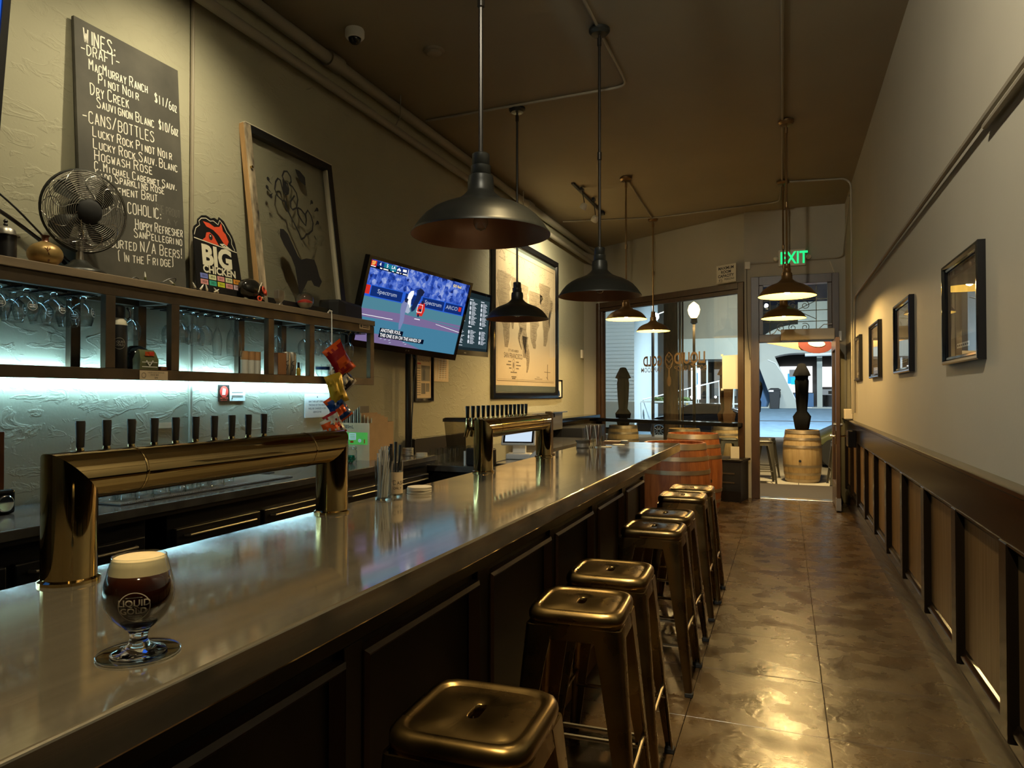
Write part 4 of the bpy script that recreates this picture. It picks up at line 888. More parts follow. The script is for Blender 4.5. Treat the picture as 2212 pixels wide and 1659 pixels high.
tag(MB().tube(bend([(-3.13, 1.2, 2.48), (-3.12, 2.02, 2.22), (-3.11, 2.25, 2.09), (-3.10, 2.36, 1.99)], .003), .009, 8).build('vinyl_hose', 'chip_dark'), 'thicker grey hose beside the fan cord on the wall', 'hose')
# fairy-light string
t = thing('string_light', 'small tangled string of fairy lights lying on the shelf edge', 'string light', (-2.93, 2.62, ZT))
pts = [(0, -.11, .003), (.01, -.08, .02), (0, -.05, .004), (.01, .03, .003), (-.01, .08, .012), (0, .13, .045), (.005, .17, .052), (0, .15, .012), (.01, .10, .004), (0, .24, .003), (.01, .30, .02), (-.01, .36, .006), (.01, .45, .004)]
MB().tube(bend(pts, .002, 5, .05), .0022, 5).build('wire', 'black', t)
for i, (y, a) in enumerate(((-.02, .1), (.16, 1.0), (.30, .6), (.33, -.6), (.38, .3), (.43, -1.0), (.46, .9))):
    mb = MB(); mb.M = Matrix.Translation((0, y, .012)) @ Matrix.Rotation(a, 4, 'X')
    mb.lathe([(.004, 0), (.006, .004), (.006, .014), (.0045, .016)], 8, (0, 0, 0), 0); mb.lathe([(.0045, .016), (.004, .03), (.001, .042), (0, .042)], 8, (0, 0, 0), 1); mb.build('fairy_bulb', ['olive' if i < 2 else 'ivory', 'paper'], t)
# chalkboard
bl = math.radians(3.4)
cb = thing('chalkboard', 'tall chalkboard with handwritten wine list leaning on the wall', 'chalkboard', (-3.045, 2.355, ZT), rot=(0, -bl, 0))
MB().box(-.018, 0, 0, 0, .615, 1.24).build('board', 'chalkboard', cb, bevel=.002)
mb = MB(); s = Sheet((0, 0, 0), (0, 1, 0), (0, 0, 1), mb); jt = .02
def ch(tx, u, v, h, u1, sl, w): s.hand(tx, u, v, h, w, .0012, 0, jt, fit=u1 - u, sl=sl)
ch('WINES:', .048, 1.135, .068, .223, .03, .007)
ch('-DRAFT-', .031, 1.073, .050, .252, .10, .0052)
ch('MacMurray Ranch', .071, 1.010, .052, .412, .05, .0052)
ch('Pinot Noir', .119, .960, .047, .355, .03, .0052)
ch('$11/6oz', .450, 1.000, .046, .600, -.03, .0052)
ch('Dry Creek', .073, .890, .056, .295, .06, .0052)
ch('Sauvignon Blanc', .105, .840, .049, .445, .05, .0052)
ch('$10/6oz', .470, .862, .046, .602, .03, .0052)
ch('-CANS/BOTTLES', .028, .745, .055, .445, .08, .0052)
ch('Lucky Rock Pinot Noir', .078, .690, .047, .555, .06, .0052)
ch('Lucky Rock Sauv. Blanc', .079, .632, .047, .590, .06, .0052)
ch('Hogwash Rose', .083, .575, .050, .425, .08, .0052)
ch('C. Michael Cabernet Sauv.', .081, .528, .040, .575, .06, .0052)
ch('Lido Sparkling Rose', .085, .484, .042, .495, .08, .0052)
ch('Clement Brut', .150, .432, .046, .450, .11, .0052)
ch('NON-ALCOHOLIC:', .075, .345, .054, .465, .08, .0052)
ch('Hoppy Refresher', .300, .290, .050, .608, .06, .0052)
ch('SanPellegrino', .290, .245, .044, .602, .05, .0052)
ch('Assorted N/A Beers!', .095, .165, .054, .598, .05, .0052)
ch('(In the Fridge)', .190, .105, .048, .555, .08, .0052)
tag(mb.build('chalk_writing', 'chalk', cb), kind='stuff')
mb = MB(); s = Sheet((0, 0, 0), (0, 1, 0), (0, 0, 1), mb); s.hand('THE PROUT', .43, .41, .040, .003, .0006, 0, jt, fit=.165); s.hand('A Y', .50, .36, .03, .003, .0006, fit=.08); s.hand('N N', .36, .012, .02, .002, .0006)
tag(mb.build('faint_writing', 'chalk_faint', cb), kind='stuff')
# rooster sign
sg = thing('event_sign', 'black tap room sign with red rooster head and coloured year boxes', 'sign', (-3.00, 3.005, ZT), rot=(0, -math.radians(6), 0))
OUT = [(0, 0), (.36, 0), (.35, .10), (.338, .22), (.330, .275), (.325, .31), (.318, .345), (.300, .385), (.272, .42), (.240, .462), (.205, .478), (.197, .458), (.165, .466), (.14, .455), (.105, .466), (.07, .458), (.042, .43), (.038, .405), (.012, .385), (0, .355)]
MB().rings([[(x, u, v) for u, v in OUT] for x in (-.008, 0)]).build('board', 'black', sg)
mb = MB(); s = Sheet((0, 0, 0), (0, 1, 0), (0, 0, 1), mb)
s.rib([(.004, .335), (.02, .375), (.05, .398), (.045, .42), (.065, .44), (.10, .448), (.13, .438), (.155, .445), (.19, .43), (.205, .46), (.235, .435), (.255, .40), (.275, .385), (.29, .36), (.288, .335), (.31, .30)], .004, .001, 0)
s.rib([(.0, .318), (.325, .292)], .005, .001, 0)
s.poly([(.075, .425), (.12, .425), (.16, .41), (.20, .42), (.215, .445), (.225, .40), (.245, .385), (.265, .345), (.25, .318), (.225, .325), (.19, .365), (.15, .39), (.10, .40)], .001, 1)
s.poly([(.06, .316), (.085, .335), (.095, .365), (.12, .372), (.15, .355), (.185, .306)], .001, 1); s.disc(.125, .345, .014, .002, 2, 14, .018); s.disc(.122, .35, .005, .003, 0, 8)
s.poly([(.19, .318), (.225, .325), (.25, .315), (.29, .297), (.215, .303)], .002, 0); s.rib([(.215, .31), (.225, .318), (.238, .312)], .004, .003, 2)
s.text('BIG', .162, .182, .108, .001, 0, True, .045, .98); s.text('CHICKEN', .175, .135, .040, .001, 0, True, .035, 1.02)
CC = [[3, 4, 5, 4, 6], [5, 7, 8, 5, 9]]; YR = [['2015', '2016', '2017', '2018', '2019'], ['2020', '2021', '2022', '2023', '2024']]
for r in range(2):
    for c in range(5):
        u = .026 + c * .063; v = .098 - r * .034; s.rect(u, v, u + .055, v + .028, .001, CC[r][c]); s.text(YR[r][c], u + .0275, v + .009, .012, .002, 2, True)
for r in range(3): s.rect(.026, .058 - .022 * r, .337, .0592 - .022 * r, .001, 10)
for c in range(6): s.rect(.022 + c * .063, .005, .0232 + c * .063, .060, .001, 10)
s.text('ENHOUSE', .24, .002, .018, .0012, 0, True, .03, 1.25)
for n_, h_ in (('yb', '#7a86d8'), ('yc', '#dce0b0'), ('yp', '#e09a9a'), ('yo', '#e0983a'), ('yt', '#3cb098'), ('yy', '#ccd83a'), ('yl', '#d8c0d0'), ('yg', '#463e36')): mat(n_, h_, .6)
mat('sign_cream', (.78, .74, .58), .6)
mb.build('print', ['sign_cream', 'orange_red', 'ink', 'yb', 'yc', 'yp', 'yo', 'yt', 'yy', 'yl', 'yg'], sg)
# old window sash with cartoon drawn on its glass
gl = thing('glass_artwork', 'old wooden window sash with a black cartoon painted on its glass', 'artwork', (-2.965, 3.48, ZT), rot=(0, -math.radians(7.2), 0))
fw, fh, fb = .90, 1.145, .052
MB().box(-.042, 0, 0, 0, fb, fh).build('side_stile', 'peeled', gl, bevel=.003)
MB().box(-.046, -.004, 0, -.012, 0, fh).build('raw_edge', 'wood_raw', gl)
MB().box(-.042, fw - fb, 0, 0, fw, fh).build('side_stile', 'black', gl, bevel=.003)
MB().box(-.042, fb, fh - fb, 0, fw - fb, fh).build('top_rail', 'black', gl, bevel=.003); MB().box(-.042, fb, 0, 0, fw - fb, fb).build('bottom_rail', 'black', gl, bevel=.003)
MB().box(-.044, 0, fh, .002, fw, fh + .006).build('top_edge', 'off_white', gl); MB().box(-.040, fw - fb - .012, fb, -.006, fw - fb, fh - fb).build('inner_bead', 'off_white', gl)
MB().box(-.024, fb, fb, -.020, fw - fb, fh - fb).build('sash_glass', 'picture_glass', gl)
MB().cyl((0.0, .012, .86), (.016, .012, .86), .008, 10).build('knob', 'brass', gl)
mb = MB(); s = Sheet((-.0195, fb, fb), (0, 1, 0), (0, 0, 1), mb); gw, gh = fw - 2 * fb, fh - 2 * fb
DR = dict(back=[(0.36, 0.651), (0.376, 0.607), (0.417, 0.565), (0.458, 0.522), (0.5, 0.479), (0.526, 0.434), (0.573, 0.454), (0.605, 0.481), (0.653, 0.494)],
 head=[(0.369, 0.656), (0.321, 0.653), (0.264, 0.675), (0.244, 0.71), (0.265, 0.761), (0.297, 0.79), (0.327, 0.784), (0.337, 0.75), (0.348, 0.72), (0.377, 0.701), (0.411, 0.715), (0.426, 0.749), (0.415, 0.78), (0.376, 0.789), (0.357, 0.818), (0.387, 0.856), (0.429, 0.865), (0.467, 0.839), (0.469, 0.806), (0.44, 0.784)],
 arm=[(0.44, 0.784), (0.48, 0.775), (0.525, 0.742), (0.535, 0.702), (0.506, 0.64), (0.451, 0.617), (0.429, 0.629), (0.436, 0.67), (0.496, 0.72)],
 tail=[(0.504, 0.632), (0.532, 0.644), (0.567, 0.64), (0.615, 0.614), (0.626, 0.582), (0.608, 0.539), (0.568, 0.559), (0.516, 0.601), (0.513, 0.633)],
 tail2=[(0.626, 0.582), (0.626, 0.623), (0.66, 0.653), (0.7, 0.624), (0.718, 0.576), (0.697, 0.523), (0.644, 0.493)])
for k_, P_ in DR.items(): s.rib([(a * gw, b * gh) for a, b in P_], .013)
for P_ in ([(0.54, 0.908), (0.602, 0.908), (0.669, 0.878), (0.667, 0.821), (0.588, 0.837), (0.552, 0.881)],
           [(0.259, 0.46), (0.305, 0.465), (0.355, 0.443), (0.4, 0.386), (0.46, 0.314), (0.498, 0.296), (0.571, 0.315), (0.68, 0.321), (0.708, 0.277), (0.731, 0.214), (0.761, 0.182), (0.713, 0.138), (0.64, 0.142), (0.611, 0.173), (0.557, 0.164), (0.503, 0.112), (0.432, 0.047), (0.425, 0.09), (0.415, 0.163), (0.405, 0.236), (0.368, 0.294), (0.288, 0.363), (0.251, 0.412)]):
    s.poly([(a * gw, b * gh) for a, b in P_][::-1])
s.poly([(.345 * gw, .72 * gh), (.40 * gw, .705 * gh), (.42 * gw, .75 * gh), (.39 * gw, .79 * gh), (.355 * gw, .80 * gh)])
for a, b, dx in ((0.174, 0.759, .03), (0.151, 0.702, .035), (0.187, 0.652, .02), (0.731, 0.723, -.02), (0.801, 0.685, -.035), (0.789, 0.592, -.03)):
    s.poly([(a * gw - .012, b * gh), (a * gw, b * gh - .016), (a * gw + .012, b * gh), (a * gw + dx * (.6 if b < .7 else .9), b * gh + (-.03 if b > .7 or dx < 0 else .03)), (a * gw, b * gh + .014)] if False else [(a * gw + .014 * math.cos(q), b * gh + .014 * math.sin(q)) for q in [PI * 2 * i / 12 for i in range(12)]])
    s.poly([(a * gw - .010, b * gh + .008), (a * gw - .010 + 0.004, b * gh - .012), (a * gw + dx * 1.2, b * gh - .03 if dx > 0 and b > .7 else b * gh + (.03 if dx > 0 else -.028))])
for a, b in ((.235, .45), (.225, .44), (.53, .41), (.72, .49), (.39, .52)): s.rib([(a * gw, b * gh), (a * gw + .012, b * gh - .025)], .004)
mb.build('cartoon_print', 'ink', gl)
# skull, little steel block, glass bauble, speaker
t = thing('painted_skull', 'glossy black painted skull with red rings round its eyes', 'skull', (-2.955, 3.375, ZT))
mb = MB(); mb.M = Matrix.Translation((0, -.02, .078)) @ Matrix.Diagonal((.052, .082, .058, 1)); mb.sphere((0, 0, 0), 1.0, 22, 14); mb.build('cranium', 'skull', t, smooth=80)
mb = MB(); mb.M = Matrix.Translation((0, .048, .06)) @ Matrix.Diagonal((.040, .045, .05, 1)); mb.sphere((0, 0, 0), 1.0, 18, 10); mb.build('face', 'skull', t, smooth=80)
mb = MB(); mb.rings([[(-.03, -.02, z), (.03, -.02, z), (.026, .08, z), (0, .10, z), (-.026, .08, z)] for z in (0, .022)]); mb.build('jaw', 'skull', t, bevel=.006)
for cx, cy, cz, r in ((.040, .055, .075, .019), (.022, .092, .066, .014), (.046, .012, .02, .012)):
    mb = MB(); mb.M = Matrix.Translation((cx, cy, cz)) @ Vector((cx + .02, cy - .03, .012)).to_track_quat('Z', 'Y').to_matrix().to_4x4()
    mb.tube([(r * math.cos(a), r * math.sin(a) * 1.1, 0) for a in [2 * PI * i / 18 for i in range(18)]], .0045, 6, 0, True); mb.build('eye_ring', 'orange_red', t)
mb = MB()
for i in range(7):
    a = -.5 + i * .28; mb.sphere((.034 * math.cos(a), .058 + .034 * math.sin(a), .030), .006, 8, 6, 1.2)
tag(mb.build('teeth', 'ivory', t), kind='stuff')
mb = MB(); mb.tube([(.048, .0, .055), (.050, .01, .09), (.043, .035, .118), (.02, .07, .112)], .003, 6); mb.build('painted_line', 'ivory', t)
t = thing('steel_clip', 'small square steel clip standing beside the skull', 'clip', (-2.92, 3.575, ZT))
MB().rings([[(-.018, -w, z), (.018, -w, z), (.018, w, z), (-.018, w, z)] for z, w in ((0, .02), (.02, .006), (.04, .028), (.095, .028))]).build('block', 'steel_dull', t, bevel=.003)
t = thing('glass_bauble', 'clear hanging-style glass bauble with coloured sand inside', 'ornament', (-2.925, 3.835, ZT))
mb = MB(); mb.sphere((0, 0, .062), .056, 28, 18); mb.build('globe', 'glass', t, smooth=80)
MB().lathe([(0, .010), (.030, .018), (.045, .035), (.049, .045), (.02, .056), (0, .052)], 20).build('sand', 'ivory', t); MB().lathe([(.049, .0455), (.047, .058), (.02, .070), (0, .066)], 20).build('red_sand', 'red', t)
MB().tube([(0, 0, .117), (0, .008, .128), (0, 0, .140), (0, -.006, .132), (-.004, -.02, .118), (-.004, -.035, .095)], .003, 6).build('hook', 'glass', t)
t = thing('loudspeaker', 'black loudspeaker lying on the end of the shelf below the television', 'speaker', (-3.02, 4.38, ZT), math.radians(8))
MB().rings([[(-.08, -.19 + i, z), (.07, -.19 + i, z), (.085 - j, -.10, z), (.085 - j, .17, z), (.06, .20, z), (-.08, .20, z)] for z, i, j in ((0, 0, 0), (.10, .004, .004), (.12, .015, .02))]).build('cabinet', 'black_matte', t, bevel=.004)

# ------------------------------------------------------------------ wall notices, televisions, map
def paper(name, y0, z0, y1, z1, m, label, cat, x=XL + .006):
    o = thing(name, label, cat, (x, y0, z0)); MB().box(-.004, 0, 0, 0, y1 - y0, z1 - z0).build('sheet', m, o); mb = MB(); return o, Sheet((0, 0, 0), (0, 1, 0), (0, 0, 1), mb), mb
o, s, mb = paper('no_drinks_sign', 3.31, 1.385, 3.40, 1.485, 'chip_dark', 'small black sign with red prohibition ring under the shelf', 'sign')
s.disc(.045, .058, .030, .0008, 1); s.poly([(.03, .04), (.055, .04), (.058, .075), (.035, .078)], .0012, 0); s.ring(.045, .058, .031, .006, .0014, 1); s.text('NOTICE', .045, .014, .012, .001, 1, True, .02); s.text('PLEASE DRINK', .045, .004, .006, .001, 1, True)
mb.build('print', ['paper', 'red'], o)
o, s, mb = paper('licence_card', 3.405, 1.387, 3.535, 1.47, 'paper', 'white printed card beside the black prohibition sign', 'card')
for v in (.05, .03, .022): s.rect(.015, v, .11, v + .004, .0008)
s.poly([(.012, .012), (.024, .012), (.018, .026)], .0008); mb.build('print', 'mat_board', o)
o, s, mb = paper('bar_tab_notice', 4.125, 1.262, 4.41, 1.43, 'paper', 'white notice about open bar tabs beside the snack bags', 'notice')
for i, q in enumerate(('BAR TABS LEFT OPEN AT', 'THE END OF THE NIGHT', 'WILL BE CHARGED A 20%', 'SERVICE FEE')): s.text(q, .142, .108 - .025 * i, .0125, .0008, 0, True, .008)
s.poly([(.135, .142), (.150, .142), (.142, .156)], .0008); mb.build('print', 'ink', o)
tag(MB().box(XL, 2.86, 1.245, XL + .004, 2.98, 1.275).build('torn_paper', 'paper_warm'), 'torn scrap of brown paper on the plaster over the taps', 'paper')
t = thing('menu_box', 'dark brown board with a chrome dial at the picture edge', 'box', (-3.0, 1.78, .941))
MB().box(-.06, -.14, 0, 0, .20, .335).build('case', 'chip_brown', t, bevel=.003); MB().box(0, .12, .0, .05, .215, .10).build('dial_box', 'black_gloss', t, bevel=.012)
MB().lathe([(.030, 0), (.034, .004), (.030, .008), (.0, .008)], 18).build('dial', 'chrome', t).matrix_local = Matrix.Translation((.052, .17, .045)) @ Matrix.Rotation(PI / 2, 4, 'Y')
def tv(name, loc, a, b, c, w, h, label):
    t = thing(name, label, 'television', loc); t.rotation_mode = 'YXZ'; t.rotation_euler = (b, c, a)
    MB().box(-w / 2, -.004, -h / 2, w / 2, .045, h / 2).build('case', 'black_gloss', t, bevel=.008)
    mb = MB(); fr = .026
    for x0, z0, x1, z1 in ((-w / 2, h / 2 - fr, w / 2, h / 2), (-w / 2, -h / 2, w / 2, -h / 2 + .05), (-w / 2, -h / 2 + .05, -w / 2 + fr, h / 2 - fr), (w / 2 - fr, -h / 2 + .05, w / 2, h / 2 - fr)): mb.box(x0, -.016, z0, x1, -.004, z1)
    mb.build('bezel', 'black_gloss', t)
    MB().box(-.16, .045, -.12, .16, .075, .12).build('mount_plate', 'black', t)
    mb = MB(); s = Sheet((-w / 2 + fr, -.0045, -h / 2 + .05), (1, 0, 0), (0, 0, 1), mb); return t, s, mb, w - 2 * fr, h - fr - .05
t, s, mb, w, h = tv('television', (-2.835, 5.15, 2.105), math.radians(73.4), math.radians(14.7), math.radians(3.27), 1.2, .702, 'big wall television showing a baseball game with captions')
names = ['tv_crowd', 'tv_panel', 'tv_navy', 'tv_grass', 'tv_dirt', 'tv_grass2', 'tv_red', 'tv_white', 'tv_black', 'tv_teal', 'tv_pitch', 'tv_pitch2', 'tv_ump', 'tv_yellow', 'tv_blue', 'tv_shadow']
I = {n: i for i, n in enumerate(names)}
def R_(u0, v0, u1, v1, m, e=.0005): s.rect(u0 * w, v0 * h, u1 * w, v1 * h, e, I[m])
def P_(pts, m, e=.001): s.poly([(a * w, b * h) for a, b in pts], e, I[m])
R_(0, .68, 1, 1, 'tv_crowd'); R_(0, .55, 1, .70, 'tv_blue', .0008); R_(0, .42, 1, .555, 'tv_grass', .0008); R_(0, .30, 1, .42, 'tv_dirt', .0008); R_(0, .0, 1, .32, 'tv_grass2', .0007)
P_([(0, .13), (.10, .12), (.35, .10), (.55, .03), (.62, 0), (0, 0)], 'tv_dirt'); P_([(0, .42), (.4, .44), (1, .385), (1, .375), (.4, .42), (0, .40)], 'tv_grass'); P_([(.0, .328), (.3, .33), (.3, .323), (0, .322)], 'tv_white'); P_([(.73, .375), (1, .325), (1, .318), (.73, .37)], 'tv_white')
for a, b in ((.055, .34), (.37, .50), (.54, .77), (.785, .98)): R_(a, .565, b, .69, 'tv_navy', .001)
R_(0, .58, .045, .69, 'tv_red', .0012)
s.text('Spectrum', .20 * w, .612 * h, .052 * h, .0014, I['tv_pitch'], True, .012, 1.15); s.text('Spectrum', .655 * w, .612 * h, .052 * h, .0014, I['tv_pitch'], True, .012, 1.15); s.text('ARCO', .86 * w, .612 * h, .05 * h, .0014, I['tv_pitch'], True, .01, 1.2); P_([(.935, .61), (.965, .61), (.965, .67), (.935, .67)], 'tv_red', .0014)
R_(.0, .90, .345, .99, 'tv_black', .001); R_(.005, .915, .055, .99, 'tv_red', .0012); R_(.055, .935, .12, .99, 'tv_navy', .0012); R_(.12, .935, .18, .99, 'tv_teal', .0012); R_(.18, .915, .235, .99, 'tv_teal', .0012); R_(.235, .93, .345, .99, 'tv_navy', .0011)
s.text('SF', .03 * w, .937 * h, .045 * h, .0016, I['tv_yellow'], True, .02); s.text('4', .087 * w, .945 * h, .04 * h, .0016, I['tv_white'], True, .02); s.text('5', .15 * w, .945 * h, .04 * h, .0016, I['tv_white'], True, .02); s.text('LA', .207 * w, .945 * h, .04 * h, .0016, I['tv_white'], True, .015)
for a, b in ((.258, .965), (.248, .95), (.268, .95)): P_([(a - .009, b), (a, b - .016), (a + .009, b), (a, b + .016)], 'tv_white', .0016)
R_(.295, .945, .33, .975, 'tv_white', .0016); R_(.344, .90, .348, .99, 'tv_white', .0016); R_(.01, .915, .05, .925, 'tv_white', .0017)
for a, b in ((.09, .11), (.12, .165), (.20, .215), (.24, .265), (.275, .285), (.30, .34)): R_(a, .910, b, .924, 'tv_white', .0016)
s.text('GO foul', .865 * w, .925 * h, .035 * h, .0014, I['tv_yellow'], True, .03)
# batter, umpire, catcher with strike zone, pitcher
P_([(.46, .47), (.485, .50), (.52, .66), (.53, .76), (.50, .80), (.47, .76), (.475, .66), (.445, .52)], 'tv_ump', .0014); P_([(.49, .70), (.53, .70), (.545, .76), (.515, .79), (.49, .77)], 'tv_shadow', .0016)
P_([(.385, .47), (.41, .46), (.44, .53), (.432, .62), (.445, .70), (.44, .745), (.415, .735), (.395, .69), (.39, .62), (.40, .55)], 'tv_white', .0015)
P_([(.375, .21), (.39, .22), (.405, .33), (.40, .44), (.415, .52), (.40, .60), (.37, .60), (.35, .54), (.352, .46), (.365, .36), (.365, .28)], 'tv_pitch2', .0018); P_([(.375, .58), (.40, .575), (.405, .62), (.385, .635), (.372, .615)], 'tv_shadow', .0020); P_([(.40, .45), (.43, .44), (.445, .47), (.42, .56), (.405, .55)], 'tv_pitch', .0019)
P_([(.515, .44), (.57, .44), (.585, .52), (.575, .60), (.55, .64), (.525, .60), (.51, .53)], 'tv_red', .0016); P_([(.535, .60), (.56, .60), (.56, .635), (.535, .64)], 'tv_shadow', .0017); P_([(.525, .50), (.56, .50), (.56, .53), (.525, .53)], 'tv_shadow', .0017); P_([(.525, .425), (.54, .42), (.54, .46), (.52, .46)], 'tv_shadow', .0017)
s.rib([(.507 * w, .485 * h), (.556 * w, .485 * h), (.556 * w, .585 * h), (.507 * w, .585 * h), (.507 * w, .485 * h)], .006, .002, I['tv_white']); P_([(.50, .385), (.56, .385), (.555, .395), (.505, .395)], 'tv_white', .0014)
for i, (q, e) in enumerate((('ANOTHER FOUL.', .425), ('THIS ONE IS IN ON THE HANDS OF', .645))):
    v = .150 - .062 * i; R_(.205, v - .012, e, v + .048, 'tv_black', .002); x1 = glyphs(q, .018)[2] * (.046 * h / .7); s.text(q, .215 * w, v * h, .044 * h, .003, I['tv_white'], False, .018, ((e - .225) * w) / x1)
for a, b in ((.22, .055), (.26, .05), (.30, .05), (.31, .02), (.44, .05), (.46, .03)): P_([(a, b), (a + .018, b + .004), (a + .022, b + .016), (a + .006, b + .012)], 'tv_pitch', .0016)
mb.build('screen_picture', names, t)
mb = MB(); s2 = Sheet((0, -.0165, -.702 / 2 + .02), (1, 0, 0), (0, 0, 1), mb); s2.ring(-.02, .007, .006, .0018, .0004, 0, 12); s2.text('LG', 0, .002, .010, .0004); mb.build('maker_mark', 'steel_dull', t)
t, s, mb, w, h = tv('television', (-2.84, 6.15, 2.114), math.radians(88.2), math.radians(4.7), math.radians(-.7), 1.05, .63, 'smaller television behind, showing a dark beer menu with round icons')
names = ['tv_menu', 'tv_menu2', 'tv_text', 'tv_cream']; s.rect(0, 0, w, h, .0005, 0); s.rect(0, .92 * h, w, h, .0008, 1); s.rect(0, 0, w, .05 * h, .0008, 1)
for c in range(4):
    u = w * (.06 + .245 * c); s.rect(u, .875 * h, u + .08, .89 * h, .001, 2)
    for r in range(9):
        v = h * (.82 - .083 * r)
        if r == 5: s.rect(u, v, u + .07, v + .012, .001, 2); continue
        s.disc(u + .02, v, .017, .001, 2, 14, .020)
        for q, l in enumerate((.085, .12, .105, .09)): s.rect(u + .05, v + .014 - .011 * q, u + .05 + l * (1 - .15 * ((r + q + c) % 3)), v + .019 - .011 * q, .001, 2)
s.rect(.04 * w, .075 * h, .45 * w, .085 * h, .001, 2); mb.build('screen_picture', names, t)
mb = MB(); Sheet((0, -.0165, -.63 / 2 + .018), (1, 0, 0), (0, 0, 1), mb).text('BENQ', 0, 0, .012, .0004, 0, True); mb.build('maker_mark', 'steel_dull', t)
t, s, mb, w, h = tv('television', (-2.87, 1.245, 2.70), math.radians(80), math.radians(9), 0, 1.15, .68, 'blue television screen cut off at the picture edge over the taps')
s.rect(0, 0, w, h, .0005, 0); mb.build('screen_picture', 'tv_left', t)
t = thing('tv_pole', 'dark upright pole carrying the big television', 'pole', (-3.06, 5.44, .85))
MB().tube([(0, 0, 0.0), (0, 0, 1.5)], .027, 14).build('pole', 'rod_dark', t); MB().tube([(0, 0, 1.25), (.10, -.12, 1.25), (.17, -.24, 1.25)], .022, 8).build('arm', 'black', t); MB().lathe([(.09, 0), (.09, .01), (.03, .014)], 20).build('foot_plate', 'black', t)
MB().tube([(.03, .0, .95), (.06, .03, .87), (.04, .03, .70), (.03, .01, .35), (.03, 0, .10)], .005, 6).build('lead', 'cable', t)
t = thing('framed_page', 'framed newspaper page in a black frame under the big television', 'picture', (XL + .004, 5.69, 1.36))
def frame(t, w, h, fw, m, d=.02):
    mb = MB(); rs = []
    for ins, x in ((0, 0), (0, d), (fw * .3, d + .004), (fw * .8, d), (fw, .006)): rs.append([(x, ins, ins), (x, w - ins, ins), (x, w - ins, h - ins), (x, ins, h - ins)])
    mb.rings(rs, 0, True, False); mb.build('frame', m, t, smooth=20)
frame(t, .36, .48, .034, 'black_gloss')
mb = MB(); s = Sheet((.007, 0, 0), (0, 1, 0), (0, 0, 1), mb); s.rect(.033, .033, .327, .447, 0, 0); s.text('The Press Corner', .18, .37, .022, .001, 1, True); s.rect(.055, .345, .12, .358, .001, 2); s.rect(.13, .19, .30, .335, .001, 3); s.rect(.13, .07, .21, .17, .001, 3); s.rect(.22, .09, .29, .17, .001, 3); s.poly([(.16, .20), (.20, .20), (.205, .28), (.18, .31), (.16, .27)], .0015, 1)
for q in range(12): s.rect(.05, .06 + .022 * q, .115, .066 + .022 * q, .001, 3)
mb.build('printed_page', ['paper_warm', 'ink', 'red', 'photo_grey'], t)
o, s, mb = paper('pinned_sheets', 6.09, 1.55, 6.40, 1.80, 'paper_warm', 'crinkled printed sheets pinned beside the framed newspaper page', 'paper')
for q in range(9): s.rect(.09 + .02 * (q % 2), .04 + .02 * q, .26, .044 + .02 * q, .001)
for q in range(4): s.rib([(.03 + .06 * q, .02), (.04 + .06 * q, .12), (.03 + .07 * q, .24)], .008, .0015, 1)
mb.build('print', ['photo_grey', 'white'], o)
# the map
t = thing('framed_map', 'large framed antique city map lit from above', 'map', (XL + .004, 7.50, 1.375))
frame(t, 2.50, 1.985, .085, 'black_gloss', .035)
mb = MB(); s = Sheet((.008, 0, 0), (0, 1, 0), (0, 0, 1), mb)
s.rect(.084, .084, 2.416, 1.90, 0, 2); s.rect(.084, .16, 2.416, 1.86, .001, 0)
s.rib([(.16, .215), (2.34, .215), (2.34, 1.80), (.16, 1.80), (.16, .215)], .008, .002, 1); s.rib([(.18, .235), (2.32, .235)], .003, .002, 1)
rn = random.Random(3)
# hanging coast-like bands of hatching down from a jagged shoreline
for cx, wd, top, bot in ((.42, .22, 1.52, .62), (.72, .12, 1.5, .86), (1.05, .20, 1.46, .52), (1.18, .10, .80, .33), (1.50, .26, 1.42, .66), (1.95, .24, 1.58, .72), (.95, .05, .9, .62), (2.18, .06, 1.4, 1.0)):
    L = []; Rr = []; n = 16
    for i in range(n + 1):
        q = i / n; v = top + (bot - top) * q; ww = wd * (1 - .82 * q ** 1.6); c0 = cx + .05 * math.sin(q * 5 + cx * 9)
        L.append((c0 - ww * (.8 + .4 * rn.random()), v)); Rr.append((c0 + ww * (.8 + .4 * rn.random()), v))
    s.rib(L, .006, .002, 1); s.rib(Rr[:], .006, .002, 1)
    for i in range(n): s.poly([L[i + 1], Rr[i + 1], Rr[i], L[i]], .0014, 3)
    for i in range(n * 4):
        q = i / (n * 4); j = min(n - 1, int(q * n)); v = top + (bot - top) * q; a = L[j][0]; b = Rr[j][0]
        s.rib([(a + (b - a) * rn.random() * .5, v), (b - (b - a) * rn.random() * .4, v - .012 + .024 * rn.random())], .003, .0022, 1)
for i in range(150):
    u = .2 + 2.1 * rn.random(); v = 1.0 + .76 * rn.random(); a = rn.random() * 3; l = .03 + .08 * rn.random(); s.rib([(u, v), (u + l * math.cos(a), v + l * math.sin(a) * .6), (u + l * 1.5 * math.cos(a + .5), v + l * math.sin(a + .5))], .003, .0021, 1)
for i in range(26): s.rib([(1.72 + .006 * i, 1.52 - .026 * i), (2.12 - .004 * i, 1.50 - .028 * i)], .0035, .0023, 1)
s.rib([(.22, 1.68), (.42, 1.66), (.40, 1.74), (.30, 1.78), (.24, 1.72)], .006, .002, 1)
for v, tx, hh in ((.575, 'CITY AND HARBOR', .030), (.495, 'SAN FRANCISCO', .062)): s.text(tx, .70, v, hh, .002, 1, True, .012, .95)
for v, a, b in ((.445, .52, .62), (.445, .79, .89), (.405, .46, .62), (.405, .79, .96), (.365, .55, .63), (.365, .79, .89), (.315, .60, .82), (.26, .63, .80), (.24, .65, .77)): s.rect(a, v, b, v + .014, .002, 1)
